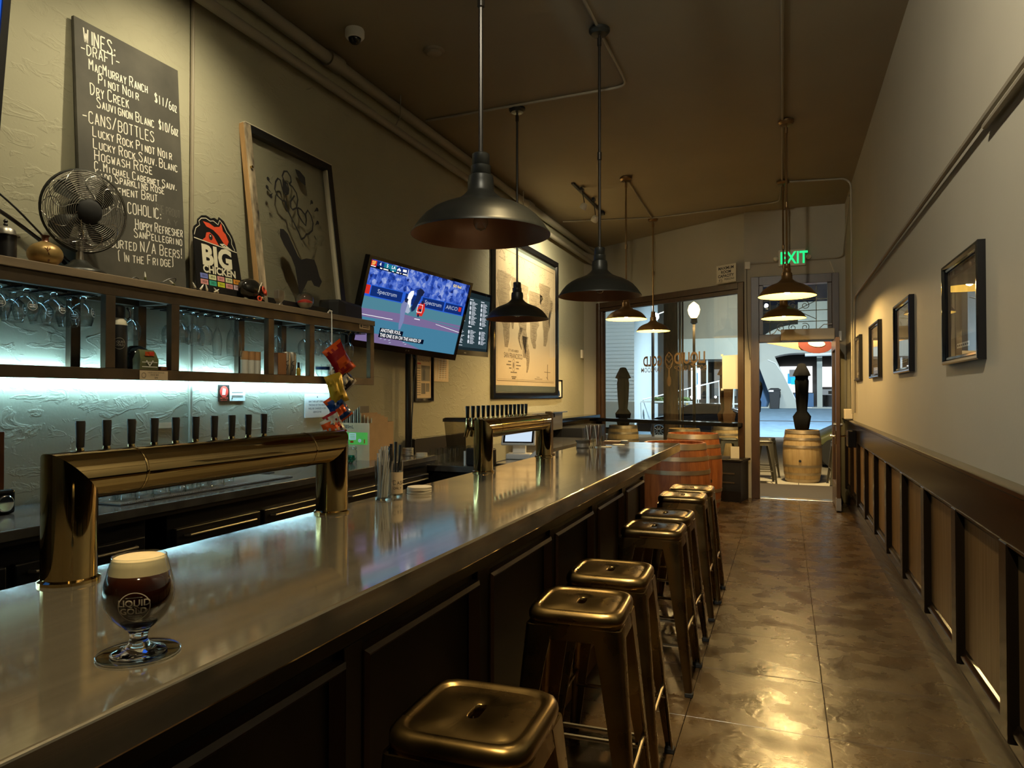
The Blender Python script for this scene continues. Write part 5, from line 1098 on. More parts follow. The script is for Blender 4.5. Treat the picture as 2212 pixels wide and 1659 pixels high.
s.ring(.705, .41, .045, .008, .002, 1, 18, .075); s.disc(.705, .41, .02, .002, 1, 12, .04); s.rib([(1.9, .36), (2.18, .36)], .008, .002, 1); s.rib([(2.04, .26), (2.05, .47)], .022, .002, 1); s.rib([(2.0, .29), (2.08, .25)], .01, .002, 1); s.rect(1.50, .255, 1.82, .262, .002, 1); s.rect(1.58, .28, 1.70, .286, .002, 1)
mb.build('map_print', ['map_paper', 'map_ink', 'map_band', 'map_tone'], t)
MB().add([(.024, .08, .08), (.024, 2.42, .08), (.024, 2.42, 1.905), (.024, .08, 1.905)], [(0, 1, 2, 3)]).build('map_glass', 'picture_glass', t)
t = thing('small_print', 'small framed print peeping out beside the large map', 'picture', (XL + .004, 9.995, 1.37)); frame(t, .24, .27, .02, 'black_gloss')
mb = MB(); s = Sheet((.007, 0, 0), (0, 1, 0), (0, 0, 1), mb); s.rect(.018, .018, .222, .252, 0, 0); s.poly([(.06, .03), (.16, .03), (.13, .10), (.09, .12)], .001, 1); mb.build('print', ['paper', 'chip_blue'], t)
tag(MB().box(XL, 11.33, 2.02, XL + .035, 11.42, 2.16).build('thermostat', 'ivory', bevel=.006), 'small cream thermostat on the wall near the shop window', 'thermostat')
# ------------------------------------------------------------------ things on the bar top
ZB = 1.0702
m_, n_, l_, b_ = nt('crystal'); b_.inputs['Base Color'].default_value = (1, 1, 1, 1); b_.inputs['Transmission Weight'].default_value = 1; b_.inputs['Roughness'].default_value = 0; b_.inputs['IOR'].default_value = 1.48
co = thing('coaster', 'thin clear round coaster under the dark beer', 'coaster', (-.838, .737, ZB)); MB().lathe([(0, 0), (.053, 0), (.0535, .0012), (.053, .002), (.048, .0014), (0, .0014)], 40).build('disc', 'glass', co); MB().lathe([(.052, .0020), (.0535, .0028), (.0535, .0012)], 40).build('rim', 'steel', co)
t = thing('beer_glass', 'tulip glass of dark beer with pale foam and round emblem', 'beer', (-.838, .737, ZB + .0022))
MB().lathe([(0, 0), (.0355, 0), (.036, .0015), (.033, .004), (.020, .0085), (.0130, .014), (.0112, .021), (.0125, .028), (.0150, .033), (.021, .037), (.0225, .0385), (.0, .0355)], 40).build('stem', 'crystal', t, smooth=70)
BO = [(.018, .0365), (.024, .039), (.036, .052), (.0435, .068), (.0455, .081), (.0440, .097), (.0395, .114), (.0345, .1335)]
MB().lathe(BO, 44).build('bowl', 'glass', t, smooth=80)
MB().lathe([(.0335, .1333), (.0345, .1345), (.0352, .1333)], 44).build('rim', 'glass', t)
R = interp(BO); MB().lathe([(0, .0385)] + [(r - .0014, z) for r, z in BO if z < .111] + [(R(.1115) - .0014, .1115), (0, .1115)], 40).build('beer', 'beer', t, smooth=80)
MB().lathe([(R(.1115) - .0015, .1115), (R(.122) - .0013, .122), (R(.130) - .0012, .130), (R(.130) - .005, .1325), (.012, .1338), (0, .1335)], 40).build('foam', 'foam', t, smooth=80)
mb = MB(); ws_ = Wrap(-.86, R, mb); ws_.vc = .075
ws_.ring(0, .0735, .0195, .0012, .0005, 0, 36); ws_.text('LIQUID', 0, .0755, .0085, .0005, 0, True, .02, 1.0); ws_.text('GOLD', -.001, .0645, .0085, .0005, 0, True, .02, 1.0); ws_.disc(.0148, .0685, .0016, .0005); ws_.rect(-.010, .0862, .010, .0868, .0005); ws_.rect(-.008, .0612, .009, .0618, .0005)
mat('print_grey', (.42, .38, .33), .6); mb.build('emblem', 'print_grey', t)
def tumbler(x, y, z, r, h, name, label, fill=None, group=None):
    t = thing(name, label, 'glass', (x, y, z), 0, group)
    MB().lathe([(0, .006), (r * .86, .006), (r * .9, .0), (r * .92, .004), (r, h), (r - .0012, h + .001)], 26).build('glass', 'glass', t)
    MB().lathe([(0, 0), (r * .9, 0), (r * .9, .007), (0, .007)], 26).build('base', 'crystal', t); return t
g = 'straw glasses on the bar'
a = tumbler(-1.280, 2.108, ZB, .031, .130, 'straw_glass', 'tall glass full of paper straws and black pens on the bar', group=g)
for k in range(16):
    an = k * 2.4; r = .008 + .014 * ((k * 7) % 5) / 5; MB().tube([(r * math.cos(an), r * math.sin(an), .008), (.022 * math.cos(an + .7), .022 * math.sin(an + .7), .145 + .012 * (k % 4))], .0028, 6).build('straw', 'straw', a)
for k, (an, hh) in enumerate(((.2, .175), (1.1, .18), (2.4, .165))): MB().tube([(0, 0, .01), (.02 * math.cos(an), .02 * math.sin(an), hh - .05), (.024 * math.cos(an), .024 * math.sin(an), hh)], [.003, .004, .005], 8).build('pen', 'black', a)
a = tumbler(-1.283, 2.185, ZB, .030, .128, 'straw_glass', 'tall glass with brown paper band and black pens beside the straws', group=g)
MB().lathe([(.0285, .012), (.0292, .088)], 26).build('paper_band', 'paper_warm', a)
mb = MB(); ws_ = Wrap(-.75, lambda v: .0300, mb); ws_.vc = .05; ws_.hand('Cash', -.014, .045, .014, .0016, .0008, 0, .03); ws_.hand('only', -.012, .028, .010, .0013, .0008, 0, .03); mb.build('writing', 'ink', a)
for k, (an, hh) in enumerate(((.6, .18), (1.9, .19), (3.3, .17), (4.6, .185))): MB().tube([(0, 0, .01), (.016 * math.cos(an), .016 * math.sin(an), hh - .06), (.02 * math.cos(an), .02 * math.sin(an), hh)], [.003, .004, .0055], 8).build('pen', 'black', a)
c0 = None
for k in range(6):
    if c0 is None: c0 = o = MB().lathe([(0, 0), (.044, 0), (.0445, .002), (.044, .0038), (0, .0038)], 30).build('beer_mat', 'ivory'); tag(o, 'x', 'beer mat', 'stack of round beer mats by the straw glasses')
    else: o = c0.copy(); COL.objects.link(o)
    o.location = (-1.243 + .001 * (k % 2), 2.29 + .0012 * (k % 3), ZB + .004 * k)
    o['label'] = ['bottom round beer mat of the stack beside the straw glasses'] + [] if False else f'{["bottom", "second lowest", "third lowest", "third highest", "second highest", "topmost"][k]} round beer mat in the stack beside the straw glasses'
# far end of the bar
t = thing('ceramic_pot', 'grey ceramic pot with wide rim at the far end of the bar', 'pot', (-1.265, 4.60, ZB)); MB().lathe([(0, 0), (.040, 0), (.044, .006), (.036, .03), (.046, .046), (.05, .052), (.046, .054), (.036, .045), (0, .04)], 26).build('pot', 'photo_grey', t)
for i, (x, y, lb) in enumerate(((-1.235, 4.66, 'slim glass of pens behind the ceramic pot'), (-1.19, 4.70, 'slim glass holding a brown card beside the ceramic pot'))):
    a = tumbler(x, y, ZB, .029, .14, 'pen_glass', lb, group='slim glasses at the far end of the bar')
    for k in range(5): MB().tube([(0, 0, .01), (.02 * math.cos(k * 1.3), .02 * math.sin(k * 1.3), .15)], .003, 6).build('pen', 'straw' if k % 2 else 'chip_brown', a)
for i, (x, y, lb) in enumerate(((-1.14, 4.72, 'single pale beer mat beside the slim glasses'), (-1.10, 4.95, 'single pale beer mat lying by itself near the far bar end'))):
    o = c0.copy(); COL.objects.link(o); o.location = (x, y, ZB); o['label'] = lb; o['group'] = 'loose beer mats'
t = thing('clip_board', 'small wooden tray lying at the far end of the bar', 'tray', (-1.16, 5.16, ZB)); MB().box(-.09, -.04, 0, .03, .04, .014).build('tray', 'kick_wood', t, bevel=.003); MB().box(.035, -.02, 0, .085, .02, .02).build('handle', 'steel', t, bevel=.004)

# ------------------------------------------------------------------ things on the back counter
ZK = .9402
mt = thing('bar_mat', 'black ribbed rubber bar mat under the upturned glasses', 'mat', (-2.83, 2.86, ZK)); MB().box(-.125, -.58, 0, .125, .58, .006).build('mat', 'rubber', mt, bevel=.002)
mb = MB()
for k in range(96): mb.box(-.118, -.572 + .012 * k, .006, .118, -.566 + .012 * k, .009)
tag(mb.build('ribs', 'mat_board', mt, smooth=0), kind='stuff')
tag(MB().box(-3.10, 2.3, ZK, -2.97, 3.6, ZK + .004).build('drying_mat', 'rubber'), 'flat dark drying mat along the foot of the plaster wall', 'mat')
P0 = None; gi = 0
for row, x, ys, z in (('front', -2.775, (2.37, 2.46, 2.56, 2.66, 2.745, 2.83, 2.92), .0095), ('middle', -2.86, (2.33, 2.42, 2.51, 2.61, 2.70, 2.79, 2.88, 2.99, 3.08), .0095), ('wall', -3.03, (2.55, 2.66, 2.78, 2.90, 3.03, 3.14, 3.25, 3.36, 3.47, 3.56), .0045)):
    for i, y in enumerate(ys):
        lb = f'{ORD[i]} upturned clear glass in the {row} row, counted from the beer end'
        if P0 is None:
            P0 = t = thing('pint_glass', lb, 'glass', (x, y, ZK + z), 0, 'upturned glasses on the back counter')
            MB().lathe([(.041, 0), (.0425, .001), (.041, .003), (.035, .075), (.0315, .125), (.030, .130), (0, .130)], 22).build('glass', 'glass', t); MB().lathe([(0, .118), (.030, .118), (.0305, .129), (0, .129)], 22).build('thick_base', 'crystal', t)
        else: t = dup(P0, (x + .006 * ((gi * 5) % 3 - 1), y, ZK + z), gi * .7, lb)
        gi += 1
t = thing('candy_jar', 'clear lidded jar of green wrapped sweets in front of the carton', 'jar', (-2.875, 4.285, ZK))
MB().lathe([(0, .002), (.042, 0), (.046, .008), (.046, .085), (.040, .098), (.042, .102)], 26).build('jar', 'glass', t); MB().lathe([(.043, .10), (.045, .104), (.045, .118), (.02, .122), (0, .122)], 26).build('lid', 'glass', t)
for k in range(18):
    a = k * 2.4; r = .008 + .026 * ((k * 5) % 7) / 7; MB().sphere((r * math.cos(a), r * math.sin(a), .014 + .016 * (k // 6)), .012, 7, 5).build('sweet', 'green_glass', t, smooth=0)
bx = thing('cardboard_carton', 'open cardboard carton marked 12/500mL holding paper sleeves', 'carton', (-2.855, 4.50, ZK), math.radians(4))
for nm, q in (('front_side', (-.28, 0, 0, 0, .003, .275)), ('end_side', (-.003, .003, 0, 0, .39, .275)), ('back_side', (-.28, .387, 0, -.003, .39, .275)), ('wall_side', (-.28, .003, 0, -.277, .387, .275)), ('bottom', (-.277, .003, 0, -.003, .387, .004))): MB().box(*q).build(nm, 'cardboard', bx)
mb = MB(); s = Sheet((-.28, 0, 0), (1, 0, 0), (0, 0, 1), mb); s.text('12/500mL', .022, .235, .026, .0008, 1, False, .01, .85); s.rect(.012, .115, .265, .205, .0008, 0); s.rect(.11, .15, .17, .20, .0012, 2); s.rect(.018, .12, .03, .20, .0012, 3)
for u in (.06, .20): s.disc(u, .145, .014, .0014, 2, 10)
s.disc(.135, .135, .016, .0014, 4, 10, .008); s.rect(.04, .125, .048, .155, .0014, 4); s.rect(.235, .125, .243, .155, .0014, 4)
for v in (.19, .178, .166): s.rect(.12, v - .004, .16, v, .0016, 0)
mat('label_green', '#6ccc50', .5); mb.build('printed_label', ['label_green', 'ink', 'white', 'olive', 'chip_orange'], bx)
for k in range(9):
    MB().box(-.25 + .012 * k, .06 + .008 * k, .02, -.246 + .012 * k, .27, .30 + .012 * k).build('paper_sleeve', 'ivory' if k % 2 else 'photo_grey', bx)
for k in range(4):
    MB().box(-.13 + .03 * k, .10, .02, -.125 + .03 * k, .36, .345 - .012 * k).build('card_sleeve', 'cardboard', bx)
c1 = None
for k in range(5):
    if c1 is None: c1 = o = MB().lathe([(0, 0), (.043, 0), (.045, .006), (.043, .012), (0, .012)], 22).build('ashtray', 'steel_dull'); tag(o, 'x', 'tray', 'stack of small round trays behind the carton')
    else: o = c1.copy(); COL.objects.link(o)
    o.location = (-2.80, 4.975, ZK + .0124 * k); o['label'] = f'{["bottom", "second lowest", "middle", "second highest", "topmost"][k]} small round tray in the stack behind the carton'
t = thing('label_roll', 'short pale roll of tickets lying beside the stacked trays', 'roll', (-2.68, 4.98, ZK)); MB().lathe([(.02, 0), (.045, 0), (.045, .025), (.02, .025), (.02, 0)], 22).build('roll', 'off_white', t)
# strip of snack bags hung from the shelf front
t = thing('clip_strip', 'thin white hanging strip that carries the snack bags', 'strip', (-2.862, 4.035, 1.985))
MB().tube([(-.03, 0, -.006), (-.012, 0, .006), (.002, 0, -.004), (.004, 0, -.10), (.004, .004, -.95)], .004, 6).build('strip', 'white', t); MB().tube([(-.02, -.01, -.006), (-.006, -.008, .010), (.006, 0, 0)], .006, 6).build('hook', 'straw', t)
def snack(y, z, w, h, tilt, m, m2, label, sd):
    rn = random.Random(sd); t = thing('snack_bag', label, 'snack bag', (-2.832, y, z), rot=(0, 0, -.35), group='snack bags on the hanging strip'); w *= 1.18; h *= 1.15
    mb = MB(); N, K = 9, 11; g = []
    for side in (1, -1):
        for i in range(K + 1):
            for j in range(N + 1):
                u = j / N - .5; v = i / K - .5
                th = .022 * (1 - (2 * u) ** 4) * (1 - (2 * v) ** 2) ** .6 + rn.uniform(-.006, .006) * (1 - (2 * abs(v)) ** 6) * (1 - (2 * abs(u)) ** 6)
                uu = u * w * (1 - .18 * (1 - (2 * v) ** 2)); vv = v * h
                g.append((side * max(.0006, th), uu * math.cos(tilt) - vv * math.sin(tilt), uu * math.sin(tilt) + vv * math.cos(tilt)))
    n = (N + 1) * (K + 1); f = []
    for s_ in range(2):
        for i in range(K):
            for j in range(N):
                q = [s_ * n + i * (N + 1) + j, s_ * n + i * (N + 1) + j + 1, s_ * n + (i + 1) * (N + 1) + j + 1, s_ * n + (i + 1) * (N + 1) + j]; f.append(q if s_ == 0 else q[::-1])
    mb.add(g, f)
    mb.m = [1 if (rn.random() < .10 or (k % (N * K)) // N in (0, K - 1) or (3 <= (k % (N * K)) // N <= 5 and 2 <= k % N <= 6 and m2 != m)) else 0 for k in range(len(f))]
    mb.build('bag', [m, m2], t, smooth=25); return t
snack(4.085, 1.665, .15, .20, .62, 'chip_red', 'chip_orange', 'red and orange foil snack bag at the top of the strip', 1)
snack(4.125, 1.545, .12, .17, .75, 'chip_dark', 'chip_white', 'dark brown foil snack bag below the red one', 2)
snack(4.055, 1.465, .13, .18, .30, 'chip_yellow', 'chip_yellow', 'yellow foil snack bag in the middle of the strip', 3)
snack(4.075, 1.335, .14, .17, .55, 'chip_blue', 'chip_orange', 'blue foil snack bag below the yellow one', 4)
snack(4.035, 1.225, .12, .15, .45, 'chip_white', 'chip_red', 'white and red foil snack bag below the blue one', 5)
snack(4.02, 1.165, .13, .19, .35, 'chip_orange', 'chip_white', 'orange and white foil snack bag low on the strip', 6)
snack(4.01, 1.045, .11, .15, .25, 'chip_brown', 'chip_dark', 'brown foil snack bag at the bottom of the strip', 7)
t = thing('black_caddy', 'black box standing on the counter under the snack bags', 'box', (-2.90, 4.06, ZK)); MB().box(-.05, -.06, 0, .04, .07, .10).build('box', 'black', t, bevel=.004)

# ------------------------------------------------------------------ work area past the back counter
lc = thing('low_counter', 'low dark work counter past the end of the back counter', 'counter', (-2.69, 7.2, 0)); MB().box(-.45, -2.02, .80, .38, 1.9, .85).build('worktop', 'counter_top', lc, bevel=.004); MB().box(-.45, -2.0, 0, .33, 1.88, .80).build('cabinet', 'bar_wood', lc)
MB().box(-.448, -1.66, .85, -.40, -.50, 1.03).build('backsplash', 'bar_wood', lc, bevel=.003); MB().box(-.40, -1.66, .85, -.36, -1.62, 1.03).build('backsplash_end', 'bar_wood', lc)
ZL = .8505
P1 = None
for row, x in (('front', -2.62), ('back', -2.74)):
    for i in range(6):
        y = 5.30 + .10 * i; lb = f'{ORD[i]} short tumbler in the {row} row by the ticket printer, counted from the pole'
        if P1 is None: P1 = t = tumbler(x, y, ZL, .036, .12, 'rocks_glass', lb, group='tumblers past the back counter')
        else: dup(P1, (x, y, ZL), None, lb)
t = thing('soap_pump', 'white pump bottle behind the ticket printer', 'bottle', (-2.55, 5.83, ZL)); MB().lathe([(0, 0), (.028, 0), (.03, .01), (.03, .08), (.012, .10), (.01, .12)], 18).build('bottle', 'white', t); MB().tube([(0, 0, .12), (0, 0, .155), (-.03, -.02, .155)], .007, 8).build('pump', 'white', t)
pr = thing('ticket_printer', 'small black ticket printer with white side panel', 'printer', (-2.30, 5.30, ZL), math.radians(-25)); MB().box(-.09, -.10, 0, .09, .08, .14).build('body', 'black', pr, bevel=.012); MB().box(.015, -.103, .06, .07, -.099, .125).build('slot_cover', 'black_gloss', pr); MB().box(-.112, -.10, 0, -.092, .06, .115).build('side_panel', 'white', pr); MB().lathe([(0, 0), (.004, 0), (.004, .004), (0, .004)], 8, (.03, -.103, .03)).build('status_light', 'white', pr); MB().tube([(.10, -.02, .10), (.13, -.08, .06), (.10, -.15, .0)], .003, 6).build('lead', 'white', pr)
sc = thing('steel_counter', 'bright stainless counter with ice bins below the payment tablet', 'counter', (-2.15, 5.65, 0)); MB().box(-.16, -.10, .80, .22, 1.2, .845).build('top', 'steel', sc, bevel=.004); MB().box(-.16, -.08, 0, .20, 1.18, .80).build('body', 'steel_dull', sc)
for k in range(3): MB().box(.0, .05 + .32 * k, .845, .16, .29 + .32 * k, .852).build('bin_lid', 'black', sc, bevel=.002)
ps = thing('payment_tablet', 'white payment tablet on a white stand, screen lit', 'tablet', (-2.24, 6.0, .846), math.radians(12)); MB().box(-.11, -.08, 0, .11, .09, .05).build('base', 'white', ps, bevel=.01); MB().box(-.06, .0, .05, .06, .04, .16).build('stand', 'white', ps, bevel=.006)
tb = MB(); tb.M = Matrix.Translation((0, -.01, .215)) @ Matrix.Rotation(math.radians(-32), 4, 'X'); tb.box(-.155, -.012, -.105, .155, .012, .105); tb.build('tablet_case', 'white', ps, bevel=.010)
sb_ = MB(); sb_.M = tb.M; sb_.box(-.137, -.0135, -.088, .137, -.0122, .088); sb_.build('tablet_bezel', 'black_gloss', ps); ss = MB(); ss.M = tb.M; ss.box(-.12, -.0145, -.075, .12, -.0138, .075); ss.build('tablet_screen', 'pos_screen', ps)
t = thing('card_reader', 'small white wedge card reader beside the payment tablet', 'card reader', (-2.075, 5.98, .846)); MB().prism([(-.05, -.04), (.05, -.04), (.05, .04), (-.05, .04)], 0, .03).build('base', 'white', t, bevel=.004); MB().rings([[(-.05, y, .03), (.05, y, .03), (.05, y, .10), (.03, y, .10)] for y in (-.04, .04)]).build('wedge', 'white', t, bevel=.003)
db = thing('ice_bin', 'translucent tall plastic bin with dark lid behind the second tap arch', 'bin', (-2.60, 5.62, ZL)); MB().rings([[(x * s, y * s, z) for x, y in rrect(.16, .11, .03, 20)] for z, s in ((0, .8), (.34, 1.0))]).build('bin', 'plastic_clear', db); MB().rings([[(x * s, y * s, z) for x, y in rrect(.17, .12, .03, 20)] for z, s in ((.34, 1), (.365, 1), (.375, .9))]).build('lid', 'chip_dark', db)
stb = thing('steel_cabinet', 'wall-hung stainless cabinet with open shelf below the map', 'cabinet', (-2.98, 8.75, .95)); MB().box(-.165, -.62, 0, .12, .62, .23).build('body', 'steel_dull', stb, bevel=.004); MB().box(-.165, -.75, .23, .16, .72, .24).build('shelf', 'steel', stb); MB().tube([(.13, -.5, .22), (.17, -.45, .18), (.17, .1, .18), (.13, .2, .22)], .008, 8).build('rail', 'brass', stb)
ST = thing('steel_post', 'brown metal post standing behind the second brass tap arch', 'post', (-1.31, 4.02, 1.0702)); MB().box(-.02, -.02, 0, .02, .02, .255).build('post', 'shade_brown', ST, bevel=.004); MB().lathe([(.0, 0), (.035, 0), (.035, .006), (.02, .01)], 16).build('foot', 'shade_brown', ST)
kc = thing('black_chest', 'black chest with metal latches below the wall ledge', 'chest', (-2.80, 10.0, 0)); MB().box(-.28, -.62, .0, .22, .62, .68).build('body', 'black', kc, bevel=.01); MB().box(-.29, -.64, .70, .23, .64, .97).build('lid', 'black', kc, bevel=.01)
for y in (-.4, .1, .45): MB().box(.22, y, .62, .245, y + .08, .80).build('latch', 'shade_dark', kc, bevel=.004)

# ------------------------------------------------------------------ barrels
def make_barrel(name, label, loc, group, wood='stave', R=.295, H=.95, bulge=.052, nst=22, rz=0.0):
    t = thing(name, label, 'barrel', loc, rz, group); prof = lambda z: R + bulge * (1 - (2 * z / H - 1) ** 2)
    st = None; da = 2 * PI / nst
    for k in range(nst):
        if st is None:
            mb = MB(); rs = []
            for q in range(7):
                z = H * q / 6; r = prof(z); w2 = da / 2 * .985; rs.append([(r * math.cos(-w2), r * math.sin(-w2), z), (r * 1.004, 0, z), (r * math.cos(w2), r * math.sin(w2), z), ((r - .022) * math.cos(w2), (r - .022) * math.sin(w2), z), ((r - .022) * math.cos(w2), -(r - .022) * math.sin(w2), z)])
            mb.rings(rs); st = o = mb.build('stave', wood, t, smooth=30)
        else: o = st.copy(); COL.objects.link(o); o.parent = t
        o.rotation_euler = (0, 0, da * k)
    for z0, hw in ((.004, .055), (.125, .04), (.255, .04), (H - .295, .04), (H - .165, .04), (H - .059, .055)):
        MB().lathe([(prof(z0) + .001, z0), (prof(z0) + .005, z0), (prof(z0 + hw) + .005, z0 + hw), (prof(z0 + hw) + .001, z0 + hw)], 44).build('hoop', 'hoop', t, smooth=60)
    MB().lathe([(0, H - .03), (R - .012, H - .03), (R - .012, H - .045), (0, H - .045)], 36).build('head', wood, t)
    MB().lathe([(0, 0), (.022, 0), (.022, .006), (0, .006)], 12).build('bung', 'black', t).matrix_local = Matrix.Rotation(-1.35, 4, 'Z') @ Matrix.Translation((prof(H * .42) + .001, 0, H * .42)) @ Matrix.Rotation(PI / 2, 4, 'Y')
    return t
B0 = make_barrel('wine_barrel', 'red-brown oak wine barrel just past the end of the bar', (-1.03, 7.20, 0), 'oak barrels inside')
dup(B0, (-1.06, 8.95, 0), .5, 'red-brown oak wine barrel standing between the first barrel and the window')

# ------------------------------------------------------------------ outside on the street
ZO = -.05
struct('sidewalk', MB().box(-7.0, 10.35, ZO - .25, 6.0, 25.8, ZO - .012), 'grout', 'pale concrete pavement slabs outside the open door', 'sidewalk')
sw = bpy.data.objects['sidewalk']; sl = None
for i in range(8):
    for j in range(13):
        if sl is None: sl = o = MB().box(.004, .004, -.014, 1.146, 1.196, 0).build('paving_slab', 'sidewalk', sw, bevel=.003, seg=1)
        else: o = sl.copy(); COL.objects.link(o); o.parent = sw
        o.location = (-5.55 + 1.15 * i, 10.15 + 1.2 * j + (0 if j else .02), ZO)
struct('kerb', MB().box(-7, 25.6, -.34, 6, 25.85, ZO + .01), 'pale_wall', 'kerb edge of the pavement outside', 'kerb')
struct('street', MB().add([(-40, 25.8, -.33), (30, 25.8, -.33), (30, 30.2, -.33), (-40, 30.2, -.33), (30, 42, .60), (-40, 42, .60), (30, 70, .95), (-40, 70, .95)], [(0, 1, 2, 3), (3, 2, 4, 5), (5, 4, 6, 7)]).add([(-40, 36.0, .13), (30, 36.0, .13), (30, 36.3, .155), (-40, 36.3, .155)], [(0, 1, 2, 3)], 1), ['asphalt', 'road_line'], 'blue-grey asphalt street lit by the shop fronts', 'street')
B1 = make_barrel('wine_barrel', 'weathered pale barrel with a closed black parasol seen through the doorway', (.265, 13.0, ZO), 'oak barrels on the pavement', 'stave_pale', .265, .875, .045, 20, -.35)
dup(B1, (-2.95, 13.7, ZO), .3, 'weathered pale barrel under the black parasol at the window side by the white siding')
dup(B1, (-1.66, 12.72, ZO), .9, 'weathered pale barrel outside the glass straight behind the indoor barrels')
dup(B1, (-1.03, 13.9, ZO), 1.7, 'weathered pale barrel outside the glass near the door frame, brown parasol over it')
def parasol(loc, label, m, r=.17, h=2.0, z0=.85):
    t = thing('closed_parasol', label, 'parasol', loc, 0, 'closed parasols on the pavement'); MB().tube([(0, 0, .78), (0, 0, h)], .02, 8).build('pole', 'rod_dark', t)
    mb = MB(); n = 20; rs = []
    for z, k in ((z0, .5), (z0 + .05, .62), (z0 + .25, .80), (z0 + .34, .45), (z0 + .55, .55), (z0 + .85, .62), (h - .26, .55), (h - .22, .58), (h - .21, .80), (h - .12, .60), (h - .01, .30), (h, .1)):
        rs.append([(r * k * (1 + .14 * math.sin(6 * a)) * math.cos(a), r * k * (1 + .14 * math.sin(6 * a)) * math.sin(a), z) for a in [2 * PI * j / n for j in range(n)]])
    mb.rings(rs); mb.build('canopy', m, t, smooth=50); return t
parasol((.265, 13.0, ZO), 'closed black parasol over the barrel in the doorway', 'canvas')
parasol((-2.95, 13.7, ZO), 'closed black parasol in front of the white siding', 'canvas')
parasol((-1.03, 13.9, ZO), 'closed brown parasol seen through the window near the door frame', 'canvas_brown', .19, 2.05)
for i, (x, y, a, lb) in enumerate(((-.36, 12.55, 8, 'outdoor metal stool on the meter side of the doorway barrel'), (-.33, 13.28, -10, 'outdoor metal stool behind the meter-side stool of the doorway barrel'), (.86, 12.72, 5, 'outdoor metal stool on the hinge side of the doorway barrel'), (-.93, 12.95, 12, 'outdoor metal stool seen through the glass beside the brown parasol'))):
    o = dup(stool, (x, y, ZO), math.radians(a), lb, 'metal stools on the pavement'); o.scale = (1.0, 1.0, .93)
    for p in o.children:
        if p.name.split('.')[0] in ('seat', 'apron', 'leg', 'foot_rail'): p.material_slots[0].link = 'OBJECT'; p.material_slots[0].material = M['outdoor_metal']
pm = thing('parking_meter', 'dark parking meter with domed green top outside the door', 'parking meter', (-.60, 16.4, ZO)); MB().tube([(0, 0, 0), (0, 0, 1.05)], .035, 10).build('post', 'steel_dull', pm)
MB().rings([[(w_ * math.cos(a), .07 * math.sin(a), z) for a in [2 * PI * j / 16 for j in range(16)]] for z, w_ in ((1.03, .06), (1.10, .10), (1.30, .115), (1.36, .095), (1.42, .115), (1.60, .15), (1.72, .13), (1.78, .06))]).build('head', 'black', pm, smooth=60)
MB().sphere((.0, 0, 1.70), .125, 16, 8, .75).build('dome', 'olive', pm); MB().box(-.03, -.085, 1.44, .03, -.07, 1.52).build('label', 'white', pm); MB().box(-.02, -.075, 1.10, .03, -.06, 1.18).build('label', 'white', pm)
gp = thing('car_fender', 'olive car corner parked by the kerb behind the doorway barrel', 'car', (1.05, 15.6, ZO)); MB().rings([[(-.55, y, .45), (.6, y, .40), (.6, y, .88), (.0, y, .82), (-.45, y, .60)] for y in (-.1, 2.0)]).build('wing', 'olive', gp, bevel=.05, smooth=60); MB().tube([(-.1, -.12, .3), (-.1, .1, .3)], .30, 20).build('tyre', 'rubber', gp); MB().box(-.40, 0, .06, .55, 1.9, .45).build('sill', 'black', gp)
# dark car at the kerb, seen from the side
cr = thing('parked_car', 'black car parked along the kerb outside the window', 'car', (-3.15, 28.6, -.33), math.radians(0))
pr_ = [(-2.35, .30), (-2.3, .62), (-1.5, .86), (-1.25, .92), (-.45, 1.32), (.0, 1.40), (.8, 1.38), (1.5, 1.12), (2.1, 1.0), (2.2, .55), (2.15, .28)]
rs = []
for y, k, dz in ((-.88, .97, -.03), (-.80, 1, 0), (.80, 1, 0), (.88, .97, -.03)): rs.append([(x * k, y * (1 if z < .9 else .82), z + (dz if z > .9 else 0)) for x, z in pr_])
MB().rings(rs).build('body', 'car_paint', cr, smooth=45)
MB().add([(-1.05, -.80, .95), (-.45, -.735, 1.28), (.75, -.735, 1.32), (1.35, -.80, 1.05)], [(3, 2, 1, 0)]).build('side_window', 'car_glass', cr); 
for x in (-1.42, 1.40):
    wl = MB(); wl.M = Matrix.Translation((x, -.80, .33)) @ Matrix.Rotation(PI / 2, 4, 'X'); wl.lathe([(0, -.05), (.33, -.05), (.335, .0), (.33, .09), (.24, .10)], 28); wo = wl.build('wheel', 'rubber', cr)
    for k in range(10):
        sp = MB(); sp.M = wl.M @ Matrix.Rotation(2 * PI * k / 10, 4, 'Z'); sp.box(.05, -.013, .085, .235, .013, .105); sp.build('spoke', 'chrome', wo)
    rm = MB(); rm.M = wl.M; rm.lathe([(.215, .10), (.245, .108), (.25, .09)], 28); rm.build('rim', 'chrome', wo)
# utility pole, street lamps
t = thing('utility_pole', 'rough round wooden utility pole behind the window lettering', 'pole', (-2.40, 16.2, ZO)); MB().tube([(0, 0, 0), (0, 0, 6.5)], [.17, .14], 18).build('pole', 'post_wood', t); MB().tube([(.20, .02, 0), (.20, .02, 6.5)], .03, 8).build('conduit', 'steel_dull', t); MB().tube([(.26, .02, 0), (.26, .02, 6.5)], .02, 8).build('conduit', 'rod_brown', t)
t = thing('street_lamp', 'glowing acorn globe street lamp seen through the window', 'street lamp', (-2.80, 24.0, .0)); MB().tube([(0, 0, 0), (0, 0, 3.75)], [.06, .04], 12).build('post', 'reflection_brown', t)
MB().lathe([(.0, -.02), (.10, 0), (.17, .12), (.20, .26), (.16, .40), (.05, .50), (0, .53)], 20, (0, 0, 3.95)).build('globe', 'globe', t); MB().lathe([(.05, 0), (.12, .06), (.10, .2), (.03, .22)], 14, (0, 0, 3.72)).build('collar', 'rod_dark', t)
